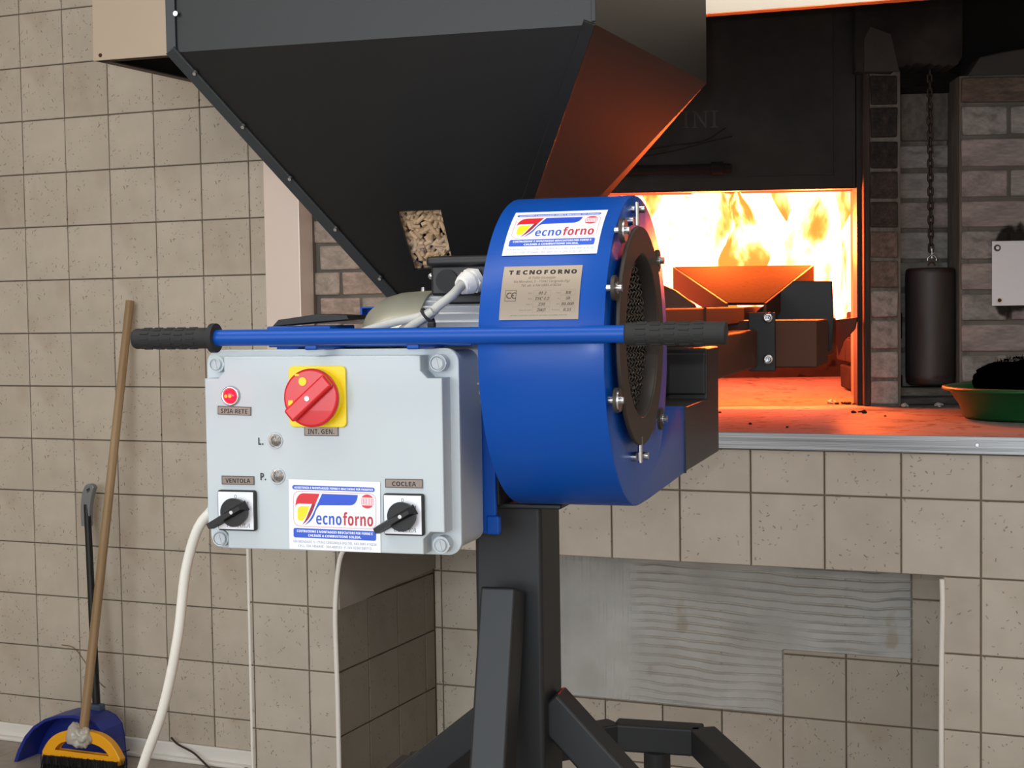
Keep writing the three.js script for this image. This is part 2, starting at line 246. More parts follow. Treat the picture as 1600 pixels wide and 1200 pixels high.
// ---------------------------------------------------------------- oven body below the shelf (tiled), with its niche
{
  const ov = struct(grp('wall_oven_base'));
  const x0 = -1.9915, nx0 = -1.7545, nx1 = -0.405, x1 = 1.6, nt = 0.653, top = 0.8925;
  mesh('wall_core', merge([B(x0 + 0.002, nx0 - 0.006, FL, top, -0.9, -0.003), B(nx1 + 0.006, x1, FL, top, -0.9, -0.003), B(nx0 - 0.006, nx1 + 0.006, nt, top, -0.9, -0.003), B(nx0 - 0.006, nx1 + 0.006, FL, nt, -0.9, -0.508)]), M.groutWarm, ov);
  const ys = range(FL, top, 0.15, 0.803), vis = (x) => x < 0.05;
  tileField(ov, range(x0, nx0, 0.15, -1.831), range(FL, nt, 0.15, 0.803), 0.004, M.tileFront);
  tileField(ov, range(x0, 0.566, 0.15, -0.934), range(nt, top, 0.15, 0.803), 0.004, M.tileFront, { inView: (x) => x < 0.1 });
  tileField(ov, range(nx1, 0.566, 0.15, -0.334), range(FL, nt, 0.15, 0.803), 0.004, M.tileFront, { inView: (x) => x < 0.1 });
  // niche: back wall, flank
  tileField(ov, range(nx0, nx1, 0.149, -0.542), range(FL, nt, 0.149, 0.36), -0.5, M.tile, {});
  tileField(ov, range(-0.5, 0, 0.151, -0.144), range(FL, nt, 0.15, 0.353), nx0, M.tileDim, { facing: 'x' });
  tileField(ov, range(-0.5, -0.0, 0.151, -0.144), range(FL, nt, 0.15, 0.353), x0, M.tile, { facing: 'x', inView: () => false });
  // trowelled adhesive left where tiles are missing: combed ridges with depth
  const NX = 300, NY = 230, W = [-1.60, -0.538], H = [0.215, 0.6], pos = [], idx = [], uv = [];
  const a = vnoise(201), b = vnoise(202);
  for (let j = 0; j <= NY; j++) for (let i = 0; i <= NX; i++) {
    const x = mix(W[0], W[1], i / NX), y = mix(H[0], H[1], j / NY), s = x / 0.15;
    const vert = sstep(-1.18, -1.24, x), wob = (fbm(a, x * 0.5 + 3, y * 0.5, 16, 3) - 0.5);
    const hr = Math.pow(0.5 + 0.5 * Math.cos((y + wob * 0.02 + 0.006 * Math.sin(x * 6)) / 0.0205 * 6.283), 22), vr = Math.pow(0.5 + 0.5 * Math.cos((x + wob * 0.02 + 0.02 * (y - 0.4) * (y - 0.4) * 4) / 0.021 * 6.283), 22);
    const strength = sstep(0.36, 0.68, fbm(b, x * 0.7 + 2, y * 0.7, 5, 3));
    let z = -0.4935 + 0.004 * wob - 0.015 * mix(hr, vr, vert) * strength;
    if (x > -0.838 && y < 0.371) z = -0.512;
    const e = Math.min(1, Math.min(i, NX - i, j, NY - j) / 1.0); z = mix(-0.51, z, e);
    pos.push(x, y, z); uv.push(x / 0.5, y / 0.5);
  }
  for (let j = 0; j < NY; j++) for (let i = 0; i < NX; i++) { const k = j * (NX + 1) + i; idx.push(k, k + 1, k + NX + 2, k, k + NX + 2, k + NX + 1); }
  const g = new THREE.BufferGeometry(); g.setAttribute('position', new THREE.Float32BufferAttribute(pos, 3)); g.setAttribute('uv', new THREE.Float32BufferAttribute(uv, 2)); g.setIndex(idx); g.computeVertexNormals();
  M.adhesive = std({ map: tex(512, 512, (u, v) => { const q = fbm(n1, u, v, 6, 6) - 0.5, s = 0.5 * sstep(0.74, 0.85, fbm(n2, u, v, 6, 4)); return [mix(200 + 40 * q, 170, s), mix(199 + 40 * q, 156, s), mix(194 + 42 * q, 134, s)]; }), roughness: 0.95 });
  mesh('adhesive_patch', g, M.adhesive, ov);
  mesh('adhesive_patch', poly([[0.0, 0.5], [0.12, 0.502], [0.3, 0.512], [0.5, 0.515], [0.5, nt], [0, nt]], 0.004, 0.001).rotateY(Math.PI / 2).translate(nx0 + 0.001, 0, 0), std({ color: 0x9a948c, roughness: 0.95 }), ov);
  // white plastic corner strips of the oven base
  const tr = (n, pts, r) => struct(mesh(n, tube(pts, r, 60, 8), M.white));
  tr('trim_1', [[x0, FL, 0.003], [x0, 0.3, 0.003], [x0, 0.62, 0.003], [x0, 0.885, 0.003]], 0.0035);
  tr('trim_2', [[nx0 - 0.002, FL, 0.004], [nx0 - 0.002, 0.3, 0.004], [nx0 - 0.003, 0.5, 0.005], [nx0 + 0.004, 0.57, 0.006], [nx0 + 0.016, 0.625, 0.008], [nx0 + 0.03, 0.65, 0.008]], 0.0058);
  tr('trim_3', [[nx1 - 0.002, FL, 0.004], [nx1 - 0.003, 0.3, 0.004], [nx1 - 0.002, 0.5, 0.005], [nx1, 0.6, 0.006], [nx1 - 0.001, 0.648, 0.006]], 0.0052);
}
// ---------------------------------------------------------------- stone shelf (oven sill)
const SY = 0.9255;
{
  const s = new THREE.Shape([[-1.9915, 0.006], [1.6, 0.006], [1.6, -2.8], [-2.6, -2.8], [-2.6, -0.52], [-2.1, -0.52], [-2.1, -0.43], [-1.9915, -0.43]].map((p) => new THREE.Vector2(p[0], -p[1])));
  const g = new THREE.ExtrudeGeometry(s, { depth: 0.033, bevelEnabled: false }).rotateX(-Math.PI / 2).translate(0, SY - 0.033, 0);
  const ix = g.attributes.position;
  const u = g.attributes.uv; for (let i = 0; i < ix.count; i++) u.setXY(i, ix.getX(i) / 0.8, ix.getZ(i) / 0.8);
  g.computeVertexNormals();
  const sill = struct(grp('window_sill')); sill.name = 'sill';
  mesh('stone_slab', g, M.slab, sill);
  const ed = mesh('steel_edge', RB(-1.996, 1.6, SY - 0.033, SY + 0.0012, 0.006, 0.0095, 0.001, 1), M.steelWorn, sill);
  for (const x of [-1.35, -0.34, 0.5]) { mesh('screw', merge([cylZ(0.0032, 0.0042, 0.009, 0.0112, x, 0.9105, 14), B(x - 0.003, x + 0.003, 0.9102, 0.9108, 0.0112, 0.0115)]), M.zinc, sill); }
}

// ---------------------------------------------------------------- recess behind the wall, brickwork, oven front
const FAC = { p: [-0.7202, 0, -0.8355], r: 20 * Math.PI / 180 };
const brickGeos = {};
function brickGeo(w, h, d, v) {
  const k = `${w.toFixed(3)}_${h.toFixed(3)}_${d}_${v}`; if (brickGeos[k]) return brickGeos[k];
  const g = new RoundedBoxGeometry(w, h, d, 1, 0.004), p = g.attributes.position, r = rng(v * 13 + 5), q = {};
  for (let i = 0; i < p.count; i++) { const key = [p.getX(i), p.getY(i), p.getZ(i)].map((x) => Math.sign(x)).join(); q[key] ??= [(r() - 0.5) * 0.003, (r() - 0.5) * 0.003, (r() - 0.5) * 0.003]; p.setXYZ(i, p.getX(i) + q[key][0], p.getY(i) + q[key][1], p.getZ(i) + q[key][2]); }
  g.computeVertexNormals(); return (brickGeos[k] = g);
}
const rB = rng(404);
function brick(parent, x0, x1, y0, y1, z, mat, j = 0.005) {
  const v = Math.floor(rB() * 4), w = x1 - x0 - 2 * j, h = y1 - y0 - 2 * j; if (w < 0.012 || h < 0.012) return;
  mesh('brick', brickGeo(w, h, 0.05, v), mat, parent, [(x0 + x1) / 2, (y0 + y1) / 2, z - 0.025 + (rB() - 0.5) * 0.003], [(rB() - 0.5) * 0.01, (rB() - 0.5) * 0.01, (rB() - 0.5) * 0.012]);
}
const pick = () => brickM[Math.floor(rB() * 3)];
{
  // recess: side wall, brick back wall, sooty ceiling
  const rc = struct(grp('wall_recess'));
  mesh('wall_core', B(-2.6, -1.615, SY, 2.1, -0.62, -0.506), M.mortar, rc);
  const rows = [0.9255, 0.951, 1.018, 1.087, 1.155, 1.2223, 1.290, 1.360, 1.428, 1.497, 1.565, 1.634], right = -1.62;
  for (let j = 0; j + 1 < rows.length; j++) { const xs = range(-2.098, right, 0.1265, j % 2 ? -2.013 : -1.953); for (let i = 0; i + 1 < xs.length; i++) brick(rc, xs[i], xs[i + 1], rows[j], rows[j + 1], -0.5, rB() < 0.25 ? brickClean[0] : brickClean[1], 0.0042); }
  const rcR = struct(grp('wall_recess_right')); mesh('wall_core', B(0.55, 0.7, SY, 2.1, -2.6, -0.52), M.sootWall, rcR);
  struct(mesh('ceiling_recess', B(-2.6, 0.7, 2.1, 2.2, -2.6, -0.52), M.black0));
  struct(mesh('trim_4', RB(-2.1955, -2.0885, SY - 0.02, 2.0, ZL - 0.06, ZL + 0.0075, 0.0025), std({ color: 0xf3e6dc, metalness: 0.35, roughness: 0.38 })));
}
const fac = struct(grp('wall_oven_front', scene, FAC.p, FAC.r));
{
  const c = (x0, x1, y0, y1, z0, z1, m) => mesh('wall_core', B(x0, x1, y0, y1, z0, z1), m, fac);
  // right: brick field, chain slot, pier; left pier; lintel above
  c(0.275, 1.6, SY, 1.745, -0.5, -0.009, M.mortar); c(0.275, 1.6, 1.745, 2.1, -0.5, -0.1, M.black0);
  c(0.1, 0.275, SY, 1.8, -0.5, -0.15, M.mortar);
  c(0.02, 0.104, SY, 1.76, -0.11, -0.007, M.mortar); c(0.06, 0.12, SY, 1.8, -0.5, -0.1, M.mortar);
  c(-0.95, -0.76, SY, 2.1, -0.5, -0.007, M.mortar);
  c(-0.76, 0.06, 1.5, 2.1, -0.5, -0.12, M.black0); c(0.06, 0.3, 1.8, 2.1, -0.5, -0.14, M.black0);
  // plaster breast above pier and slot, with a ragged lower edge over the slot
  const bp = [[-0.01, 1.757], [0.08, 1.752], [0.1, 1.768]]; const r = rng(8);
  for (let k = 0; k <= 12; k++) bp.push([0.108 + k * 0.0115, 1.772 + (r() - 0.5) * 0.012]);
  bp.push([0.255, 1.79], [0.262, 2.1], [-0.01, 2.1]);
  mesh('plaster_breast', poly(bp, 0.13, 0.004).translate(0, 0, -0.13), M.sootWall, fac);
  mesh('plaster_band', poly([[0.268, 1.744], [0.30, 1.79], [0.36, 1.802], [0.46, 1.815], [0.9, 1.83], [0.9, 1.744]], 0.09, 0.004).translate(0, 0, -0.1), M.sootGrey, fac);
  mesh('plaster_band', poly([[0.014, 1.757], [0.014, 1.84], [0.03, 1.87], [0.08, 1.85], [0.1, 1.757]], 0.006, 0.002).translate(0, 0, -0.001), M.sootGrey, fac);
  // bricks of the right field
  const ys = [0.9255, 0.978, 1.054, 1.132, 1.208, 1.285, 1.364, 1.439, 1.514, 1.593, 1.672, 1.743];
  for (let j = 0; j + 1 < ys.length; j++) {
    const t = ys.length - 2 - j, first = t === 0, half = t % 2 === 1, xs = range(0.25, 1.27, 0.252, half ? 0.37 : 0.25 + (first ? 0.2 : 0));
    for (let i = 0; i + 1 < xs.length; i++) brick(fac, xs[i], xs[i + 1], ys[j], ys[j + 1], 0, first ? brickSoot[2] : rB() < 0.3 ? brickPink : pick());
  }
  c(0.25, 0.275, SY, 1.744, -0.15, -0.009, M.mortar);
  // slot back: plastered stone on top, bricks below
  const yb = [0.9255, 1.06, 1.14, 1.216, 1.292, 1.37, 1.447, 1.524, 1.593];
  for (let j = 0; j + 1 < yb.length; j++) brick(fac, 0.112, 0.272, yb[j], yb[j + 1], -0.142, j > 4 && rB() < 0.5 ? brickPink : pick(), 0.0055);
  mesh('stone_block', RB(0.13, 0.262, 1.6, 1.785, -0.19, -0.138, 0.008), M.mortar, fac);
  mesh('ledge', RB(0.1, 0.272, SY, 0.945, -0.16, -0.02, 0.006), M.sootGrey, fac);
  mesh('ledge', RB(0.104, 0.27, 0.945, 0.968, -0.16, -0.06, 0.006), M.mortar, fac);
  // pier
  const yp = [0.9255, 0.992, 1.065, 1.144, 1.218, 1.293, 1.368, 1.44, 1.515, 1.591, 1.674, 1.753];
  for (let j = 0; j + 1 < yp.length; j++) { const y = yp[j]; brick(fac, 0.026, 0.101, y, yp[j + 1], 0.0, y > 1.5 ? brickSoot[1] : y > 1.36 ? brickSoot[0] : y > 1.2 ? brickSoot[2] : pick(), 0.0045); }
  mesh('pier_corner', RB(0.012, 0.029, SY, 1.757, -0.11, -0.002, 0.004), brickSoot[0], fac);
  // left pier bricks (hidden behind the hopper from the photograph's side)
  for (let j = 0; j + 1 < yp.length; j++) { const h = j % 2; brick(fac, -0.95, h ? -0.86 : -0.82, yp[j], yp[j + 1], 0, pick()); brick(fac, h ? -0.86 : -0.82, -0.76, yp[j], yp[j + 1], 0, pick()); }
  // burn marks round the inspection plate
  const burn = tex(256, 256, (u, v) => { const a = fbm(n1, u, v, 8, 5), b = n2(u * 22, v * 3, 22, 3), k = clamp(1.25 - 1.5 * Math.max(0, Math.abs(v - 0.5) - 0.3) / 0.2 - 1.5 * Math.max(0, Math.abs(u - 0.55) - 0.36) / 0.1 + (a - 0.5) * 1.6 + (b - 0.5) * 0.5); return [30, 26, 23, 215 * sstep(0.25, 0.9, k)]; });
  mesh('soot_stain', new THREE.PlaneGeometry(0.26, 0.27), std({ map: burn, transparent: true, roughness: 0.95 }), fac, [0.43, 1.255, 0.0045]);
}
// ---------------------------------------------------------------- oven chamber
{
  const ch = struct(grp('wall_oven_chamber', scene, FAC.p, FAC.r));
  const m = M.trayStone;
  mesh('oven_floor', merge([B(-0.76, 0.02, SY - 0.01, SY + 0.0004, -0.12, -0.05), B(-0.86, 0.36, SY - 0.01, SY + 0.0004, -1.6, -0.12)]), M.ovenFloor, ch);
  mesh('chamber_shell', merge([B(-0.94, -0.86, SY, 1.72, -1.6, -0.5), B(0.35, 0.45, SY, 1.72, -1.6, -0.5), B(-0.94, 0.45, SY, 1.72, -1.7, -1.6), B(-0.94, 0.45, 1.72, 1.8, -1.7, -0.12)]), m, ch);
  for (let j = 0; j < 3; j++) for (let i = 0; i < 4; i++) mesh('brick', brickGeo(0.17, 0.07, 0.05, i % 4), m, ch, [0.055 + 0.05, 0.965 + 0.08 * j, -0.2 - i * 0.18 - (j % 2) * 0.08], [0, -Math.PI / 2, 0]);
}

// ---------------------------------------------------------------- fire
{
  const fire = tag(grp('fire', scene, FAC.p, FAC.r), 'blazing yellow white fire filling the open oven mouth behind the burner', 'fire');
  const mk = (seed, cut) => { const a = vnoise(seed), b = vnoise(seed + 1); return tex(256, 256, (u, v) => {
    const w = fbm(a, u + 0.12 * (fbm(b, u, v, 4, 3) - 0.5), v * 0.5 + 0.1 * fbm(b, u, v, 6, 2), 6, 5), w2 = fbm(b, u, v * 0.6, 14, 4);
    const t = sstep(cut, cut + 0.2, w * 0.75 + w2 * 0.25);       // 0 = glowing white, 1 = orange
    const s = Math.pow(1 - t, 2.2), L = (x) => 255 * Math.pow(x, 1 / 2.2);
    return [L(0.13 + 0.87 * s), L(0.018 + 0.112 * s), L(0.0012 + 0.053 * Math.pow(s, 1.5))];
  }); };
  const maps = [mk(301, 0.56), mk(311, 0.64), mk(321, 0.72), mk(331, 0.43)];
  const mats = maps.map((t) => std({ color: 0x000000, roughness: 1, emissive: 0xffffff, emissiveMap: t, emissiveIntensity: FIRE_GLOW }));
  const r = rng(777);
  function flame(x, y, z, w, h, m, lean = 0, fl = 0.6) {
    const g = new THREE.SphereGeometry(1, 20, 22), p = g.attributes.position, ph = r() * 6.28, ph2 = r() * 6.28;
    for (let i = 0; i < p.count; i++) {
      let X = p.getX(i), Y = p.getY(i), Z = p.getZ(i); const t = (Y + 1) / 2;
      const tap = t < 0.35 ? 1 : 1 - Math.pow((t - 0.35) / 0.65, 1.3) * 0.75, wob = 0.16 * Math.sin(t * 7 + ph) * t + lean * t * t * 2;
      const lump = 1 + 0.18 * Math.sin(5 * Math.atan2(Z, X) + ph2 + 4 * t) + 0.1 * Math.sin(11 * t + ph);
      p.setXYZ(i, (X * tap * lump + wob) * w / 2, t * h, Z * tap * lump * w / 2 * fl);
    }
    g.computeVertexNormals(); return mesh('flame', g, mats[m], fire, [x, y, z], [0, (r() - 0.5) * 0.8, 0]);
  }
  for (let i = 0; i < 8; i++) flame(-0.66 + i * 0.115, i ? 1.08 : 0.93, -1.25 + (r() - 0.5) * 0.1, 0.34, i ? 0.62 : 0.76, 2, (r() - 0.5) * 0.4);
  for (let i = 0; i < 8; i++) flame(-0.68 + i * 0.11, 1.12, -0.88 + (r() - 0.5) * 0.12, 0.26, 0.5 + 0.08 * r(), [0, 1, 3, 0, 3, 1, 2, 1][i], (r() - 0.5) * 0.5);
  for (let i = 0; i < 7; i++) flame(-0.66 + i * 0.1, 1.2, -0.5 + (r() - 0.5) * 0.1, 0.17, 0.3 + 0.1 * r(), [1, 3, 0, 0, 3, 2, 1][i], (r() - 0.5) * 0.7);
  for (let i = 0; i < 5; i++) flame(-0.02 + i * 0.03, 1.05 + i * 0.02, -0.62 - i * 0.05, 0.1, 0.36, i % 2 ? 0 : 1, 0.5);
  // its light
  const q = new THREE.Object3D(); q.position.set(...FAC.p); q.rotation.y = FAC.r; q.updateMatrixWorld();
  for (const [x, y, z] of [[-0.34, 1.41, -0.2], [-0.08, 1.36, -0.18]]) { const l = new THREE.PointLight(new THREE.Color(1, 0.13, 0.018), FIRE_LAMP, 0, 2); l.position.copy(q.localToWorld(V(x, y, z))); l.castShadow = true; l.shadow.radius = 3; scene.add(l); }
}
// ---------------------------------------------------------------- lifting oven door, chain, counterweight, plate
{
  const d = tag(grp('oven_door', scene, FAC.p, FAC.r), 'black cast iron oven door slid up above the blazing mouth', 'oven door');
  mesh('door_panel', RB(-0.76, 0.0, 1.473, 2.08, -0.062, -0.03, 0.004), M.doorIron, d);
  mesh('rim', merge([B(-0.73, -0.055, 1.508, 1.512, -0.032, -0.0265), B(-0.057, -0.053, 1.508, 2.08, -0.032, -0.0265)]), M.doorIron, d);
  mesh('handle', merge([cylX(0.0115, 0.0115, -0.62, -0.315, 1.5285, -0.008, 16), cylX(0.0165, 0.0165, -0.365, -0.335, 1.5285, -0.008, 16), cylZ(0.009, 0.009, -0.035, -0.008, -0.35, 1.5285, 12), cylZ(0.009, 0.009, -0.035, -0.008, -0.59, 1.5285, 12)]), M.black0, d);
  const font = await new FontLoader().loadAsync('fonts/droid/droid_serif_regular.typeface.json');
  mesh('lettering', new TextGeometry('INI', { font, size: 0.043, depth: 0.003, curveSegments: 3 }).scale(1.05, 1, 1).translate(-0.437, 1.633, -0.031), std({ color: 0x3b3632, roughness: 0.5, metalness: 0.4 }), d);
  mesh('relief', merge([tube([[-0.56, 1.575, -0.03], [-0.46, 1.59, -0.03], [-0.38, 1.6, -0.03], [-0.325, 1.632, -0.03]], 0.0018, 30, 5), tube([[-0.56, 1.56, -0.03], [-0.45, 1.578, -0.03], [-0.36, 1.6, -0.03], [-0.31, 1.61, -0.03]], 0.0016, 30, 5)]), M.doorIron, d);
  mesh('rail', B(0.0, 0.014, SY, 2.08, -0.09, -0.03), M.doorIron, d);

  const cw = tag(grp('counterweight', scene, FAC.p, FAC.r), 'rusty dark iron cylinder counterweight hanging in the brick slot', 'counterweight');
  const prof = [[0, 0.974], [0.052, 0.974], [0.0605, 0.98], [0.0625, 1.0], [0.0625, 1.255], [0.0605, 1.267], [0.055, 1.271], [0, 1.271]].map((p) => new THREE.Vector2(...p));
  mesh('cylinder', new THREE.LatheGeometry(prof, 40).translate(0.191, 0, -0.07), M.rustIron, cw);
  mesh('eye', new THREE.TorusGeometry(0.0085, 0.0022, 8, 20, Math.PI).translate(0.194, 1.277, -0.07), M.iron, cw);
  const sh = mesh('shackle', merge([new THREE.TorusGeometry(0.011, 0.0024, 8, 24, Math.PI * 1.15).rotateZ(-0.25).translate(0.194, 1.292, -0.066), cyl(0.0018, 0.0018, 0.024, 8).translate(0.194, 1.308, -0.066)]), M.zinc, cw); tag(sh, 'bright steel shackle');
  const ch = tag(grp('chain', scene, FAC.p, FAC.r), 'dark iron link chain hanging down the brick slot to the counterweight', 'chain');
  const link = (() => { const c = []; const hw = 0.0055, hl = 0.0085; for (let k = 0; k < 24; k++) { const a = k / 24 * 6.283, s = Math.sin(a), co = Math.cos(a); c.push(V(hw * co, (s > 0 ? hl : -hl) * 0.6 + s * hw * 1.1, 0)); } return new THREE.TubeGeometry(new THREE.CatmullRomCurve3(c, true), 36, 0.003, 7, true); })();
  for (let k = 0; k < 36; k++) mesh('chain_link', link, M.chainIron, ch, [0.1925 - k * 0.00012, 1.322 + k * 0.0178, -0.07], [0, k % 2 ? Math.PI / 2 : 0.25, 0]);

  const pl = tag(grp('inspection_plate', scene, FAC.p, FAC.r), 'bright bare steel plate screwed onto the scorched brick wall', 'plate');
  mesh('sheet', RB(0.3255, 0.56, 1.173, 1.3335, 0.006, 0.009, 0.0012, 1), std({ color: 0xf6faff, metalness: 0.05, roughness: 0.3 }), pl);
  for (const [x, y] of [[0.338, 1.3165], [0.3435, 1.1865], [0.548, 1.3165], [0.548, 1.1865]]) { const s = mesh('washer', cylZ(0.0085, 0.0085, 0.009, 0.0105, x, y, 22), y > 1.25 ? std({ color: 0x55585c, metalness: 0.8, roughness: 0.4 }) : M.zinc, pl); mesh('screw', merge([cylZ(0.0042, 0.005, 0.0105, 0.013, x, y, 16)]), y > 1.25 ? M.zinc : M.iron, s); }
}
// ---------------------------------------------------------------- hood
{
  const h = tag(grp('extractor_hood'), 'stainless steel extractor hood over the oven with dark inside', 'hood');
  h.rotation.z = -0.016; h.position.set(-0.0287, -0.038, 0);
  const y0 = 1.794, y1 = 2.7, z1 = 0.02, x0 = -2.3864, x1 = 0.75;
  mesh('front_sheet', RB(x0, x1, y0, y1, z1 - 0.003, z1, 0.001, 1), M.steelWarm, h);
  mesh('side_sheet', B(x0, x0 + 0.003, y0, y1, ZL + 0.006, z1 - 0.003), M.steelWarm, h);
  mesh('side_sheet', B(x1 - 0.003, x1, y0, y1, ZL + 0.006, z1 - 0.003), M.steelWarm, h);
  mesh('lip', merge([B(x0 + 0.003, x1 - 0.003, y0, y0 + 0.003, z1 - 0.03, z1 - 0.003), B(x0 + 0.003, x1 - 0.003, y0 + 0.003, y0 + 0.02, z1 - 0.03, z1 - 0.027)]), std({ color: 0x3d332b, metalness: 0.3, roughness: 0.8 }), h);
  mesh('lip', merge([B(x0 + 0.003, x0 + 0.03, y0, y0 + 0.003, ZL + 0.006, z1 - 0.003)]), std({ color: 0x4a4038, metalness: 0.5, roughness: 0.6 }), h);
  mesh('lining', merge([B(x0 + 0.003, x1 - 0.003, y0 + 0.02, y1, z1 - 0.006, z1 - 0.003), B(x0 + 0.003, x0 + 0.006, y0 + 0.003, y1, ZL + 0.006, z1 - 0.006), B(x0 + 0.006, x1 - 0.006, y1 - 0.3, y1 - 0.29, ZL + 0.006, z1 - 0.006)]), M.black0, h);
  for (const x of [x0 + 0.022, -0.15]) mesh('screw', cylZ(0.0035, 0.005, z1, z1 + 0.003, x, y0 + 0.012, 14), M.iron, h);
}
// ---------------------------------------------------------------- pellet burner (one machine), turned a little towards the photographer
const MO = { p: [-0.8663, 0, 1.5367], r: 7 * Math.PI / 180 };
const burner = tag(grp('pellet_burner', scene, MO.p, MO.r), 'blue and black pellet burner on a dark post with hopper, blower and control box', 'burner');
const part = (n, g, m, p = burner, pos, rot) => mesh(n, g, m, p, pos, rot);
// --- printed labels
function drawSticker(x, w, h) {
  x.fillStyle = '#e9ecf2'; x.fillRect(0, 0, w, h);
  const rr = (a, b, c, d, r) => { x.beginPath(); x.moveTo(a + r, b); x.arcTo(a + c, b, a + c, b + d, r); x.arcTo(a + c, b + d, a, b + d, r); x.arcTo(a, b + d, a, b, r); x.arcTo(a, b, a + c, b, r); x.closePath(); };
  const fit = (t, cx, y, mw, font, col) => { x.font = font; x.fillStyle = col; x.textAlign = 'center'; x.textBaseline = 'middle'; x.fillText(t, cx, y, mw); };
  x.fillStyle = '#2a55c8'; rr(40, 62, w - 100, 48, 22); x.fill();
  fit('ASSISTENZA E MONTAGGIO FORNI E MACCHINE PER PANIFICI', w / 2 - 8, 87, w - 140, 'bold 32px sans-serif', '#ffffff');
  x.strokeStyle = '#c9494f'; x.lineWidth = 4; rr(52, 128, w - 100, 380, 70); x.stroke();
  // logo: red and blue T sweeping down, yellow quarter
  x.fillStyle = '#d3202f'; x.beginPath(); x.moveTo(72, 300); x.quadraticCurveTo(80, 150, 170, 148); x.lineTo(350, 148); x.lineTo(262, 350); x.quadraticCurveTo(230, 440, 150, 488); x.quadraticCurveTo(190, 440, 210, 380); x.lineTo(262, 262); x.lineTo(120, 262); x.quadraticCurveTo(80, 266, 72, 300); x.fill();
  x.fillStyle = '#8e1f3a'; x.beginPath(); x.moveTo(262, 262); x.lineTo(300, 262); x.quadraticCurveTo(240, 440, 150, 490); x.quadraticCurveTo(205, 430, 262, 262); x.fill();
  x.fillStyle = '#f0dc1e'; x.beginPath(); x.moveTo(96, 340); x.quadraticCurveTo(98, 294, 140, 290); x.lineTo(232, 288); x.quadraticCurveTo(204, 400, 150, 450); x.quadraticCurveTo(100, 452, 96, 420); x.closePath(); x.fill();
  x.fillStyle = '#2450cc'; x.beginPath(); x.moveTo(376, 148); x.lineTo(776, 148); x.quadraticCurveTo(768, 256, 690, 262); x.lineTo(352, 272); x.quadraticCurveTo(316, 300, 296, 360); x.quadraticCurveTo(270, 450, 176, 496); x.quadraticCurveTo(250, 430, 290, 330); x.closePath(); x.fill();
  x.textAlign = 'left'; x.textBaseline = 'alphabetic'; x.font = 'bold 176px sans-serif'; x.fillStyle = '#2a55c0'; x.fillText('ecno', 300, 480, 300); x.fillStyle = '#b8263a'; x.font = 'bold 186px sans-serif'; x.fillText('forno', 606, 480, 344);
  x.fillStyle = '#d8404c'; x.beginPath(); x.arc(880, 214, 76, 0, 6.3); x.fill(); x.fillStyle = '#e9ecf2'; x.fillRect(800, 172, 160, 84); x.fillStyle = '#d8586a'; for (let k = 0; k < 8; k++) x.fillRect(815 + k * 18, 178, 7, 72);
  x.fillStyle = '#2a55c8'; rr(48, 530, w - 96, 104, 22); x.fill();
  fit('COSTRUZIONE E MONTAGGIO BRUCIATORI PER FORNI E', w / 2, 562, w - 170, 'bold 36px sans-serif', '#ffffff'); fit('CALDAIE A COMBUSTIONE SOLIDA.', w / 2, 606, w - 420, 'bold 36px sans-serif', '#ffffff');
  fit('VIA MONDOVÌ, 5 - 71042 CERIGNOLA (FG) TEL. FAX 0885 418234', w / 2, 676, w - 90, '34px sans-serif', '#5a6690'); fit('CELL. 338.7456448 - 360.488533 - P. IVA 02361580713', w / 2, 722, w - 200, '34px sans-serif', '#5a6690');
}
const stickerMat = phys({ map: canvasTex(1024, 760, drawSticker), roughness: 0.4 });
const nameMat = std({ map: canvasTex(1024, 730, (x, w, h) => {
  x.fillStyle = '#94887a'; x.fillRect(0, 0, w, h); x.fillStyle = '#15120f'; x.textAlign = 'center'; x.textBaseline = 'middle';
  x.font = 'bold 92px sans-serif'; 'TECNOFORNO'.split('').forEach((c, k) => { x.save(); x.translate(104 + k * 91, 92); x.scale(1.12, 0.86); x.fillText(c, 0, 0); x.lineWidth = 7; x.strokeStyle = '#15120f'; x.strokeText(c, 0, 0); x.restore(); });
  x.fillStyle = '#3c342c'; x.font = 'italic 44px sans-serif'; x.fillText('di Tullio Giuseppe', w / 2, 170); x.fillText('Via Mondovì, 5 - 71042 Cerignola (Fg)', w / 2, 222, 820); x.fillText('Tel. ab. e Fax 0885.418234', w / 2, 276, 560);
  x.strokeStyle = '#332c26'; x.lineWidth = 5; x.strokeRect(60, 340, 140, 146); x.lineWidth = 12; x.beginPath(); x.arc(116, 413, 36, 0.9, 5.4); x.stroke(); x.beginPath(); x.arc(180, 413, 36, 0.9, 5.4); x.moveTo(146, 413); x.lineTo(176, 413); x.stroke();
  x.lineWidth = 3; x.strokeStyle = '#6b5f52'; const rows = [350, 424, 498, 572]; x.font = '26px sans-serif';
  rows.forEach((y, k) => { x.strokeStyle = '#7d7164'; x.strokeRect(430, y, 220, 62); x.strokeRect(780, y, 190, 62); x.fillStyle = '#5b5046'; x.textAlign = 'right'; x.fillText(['Matr.', 'Mod.', 'Alim. V', 'Anno di costr.'][k], 420, y + 34); x.fillText(['Tipo', 'Hz', 'kW', 'Potenza'][k], 770, y + 34); });
  x.textAlign = 'center'; x.fillStyle = '#2c2620'; x.font = 'italic bold 52px serif'; ['01 2', 'TSC 4.2', '230', '2005'].forEach((t, k) => x.fillText(t, 540, rows[k] + 34)); ['BR', '50', '80.000', '0.55'].forEach((t, k) => x.fillText(t, 874, rows[k] + 34));
  x.font = '26px sans-serif'; x.fillStyle = '#5b5046'; x.fillText('APPARECCHIATURA COSTRUITA SECONDO LE NORME EUROPEE', w / 2, 676, 860);
}), roughness: 0.42, metalness: 0.45 });
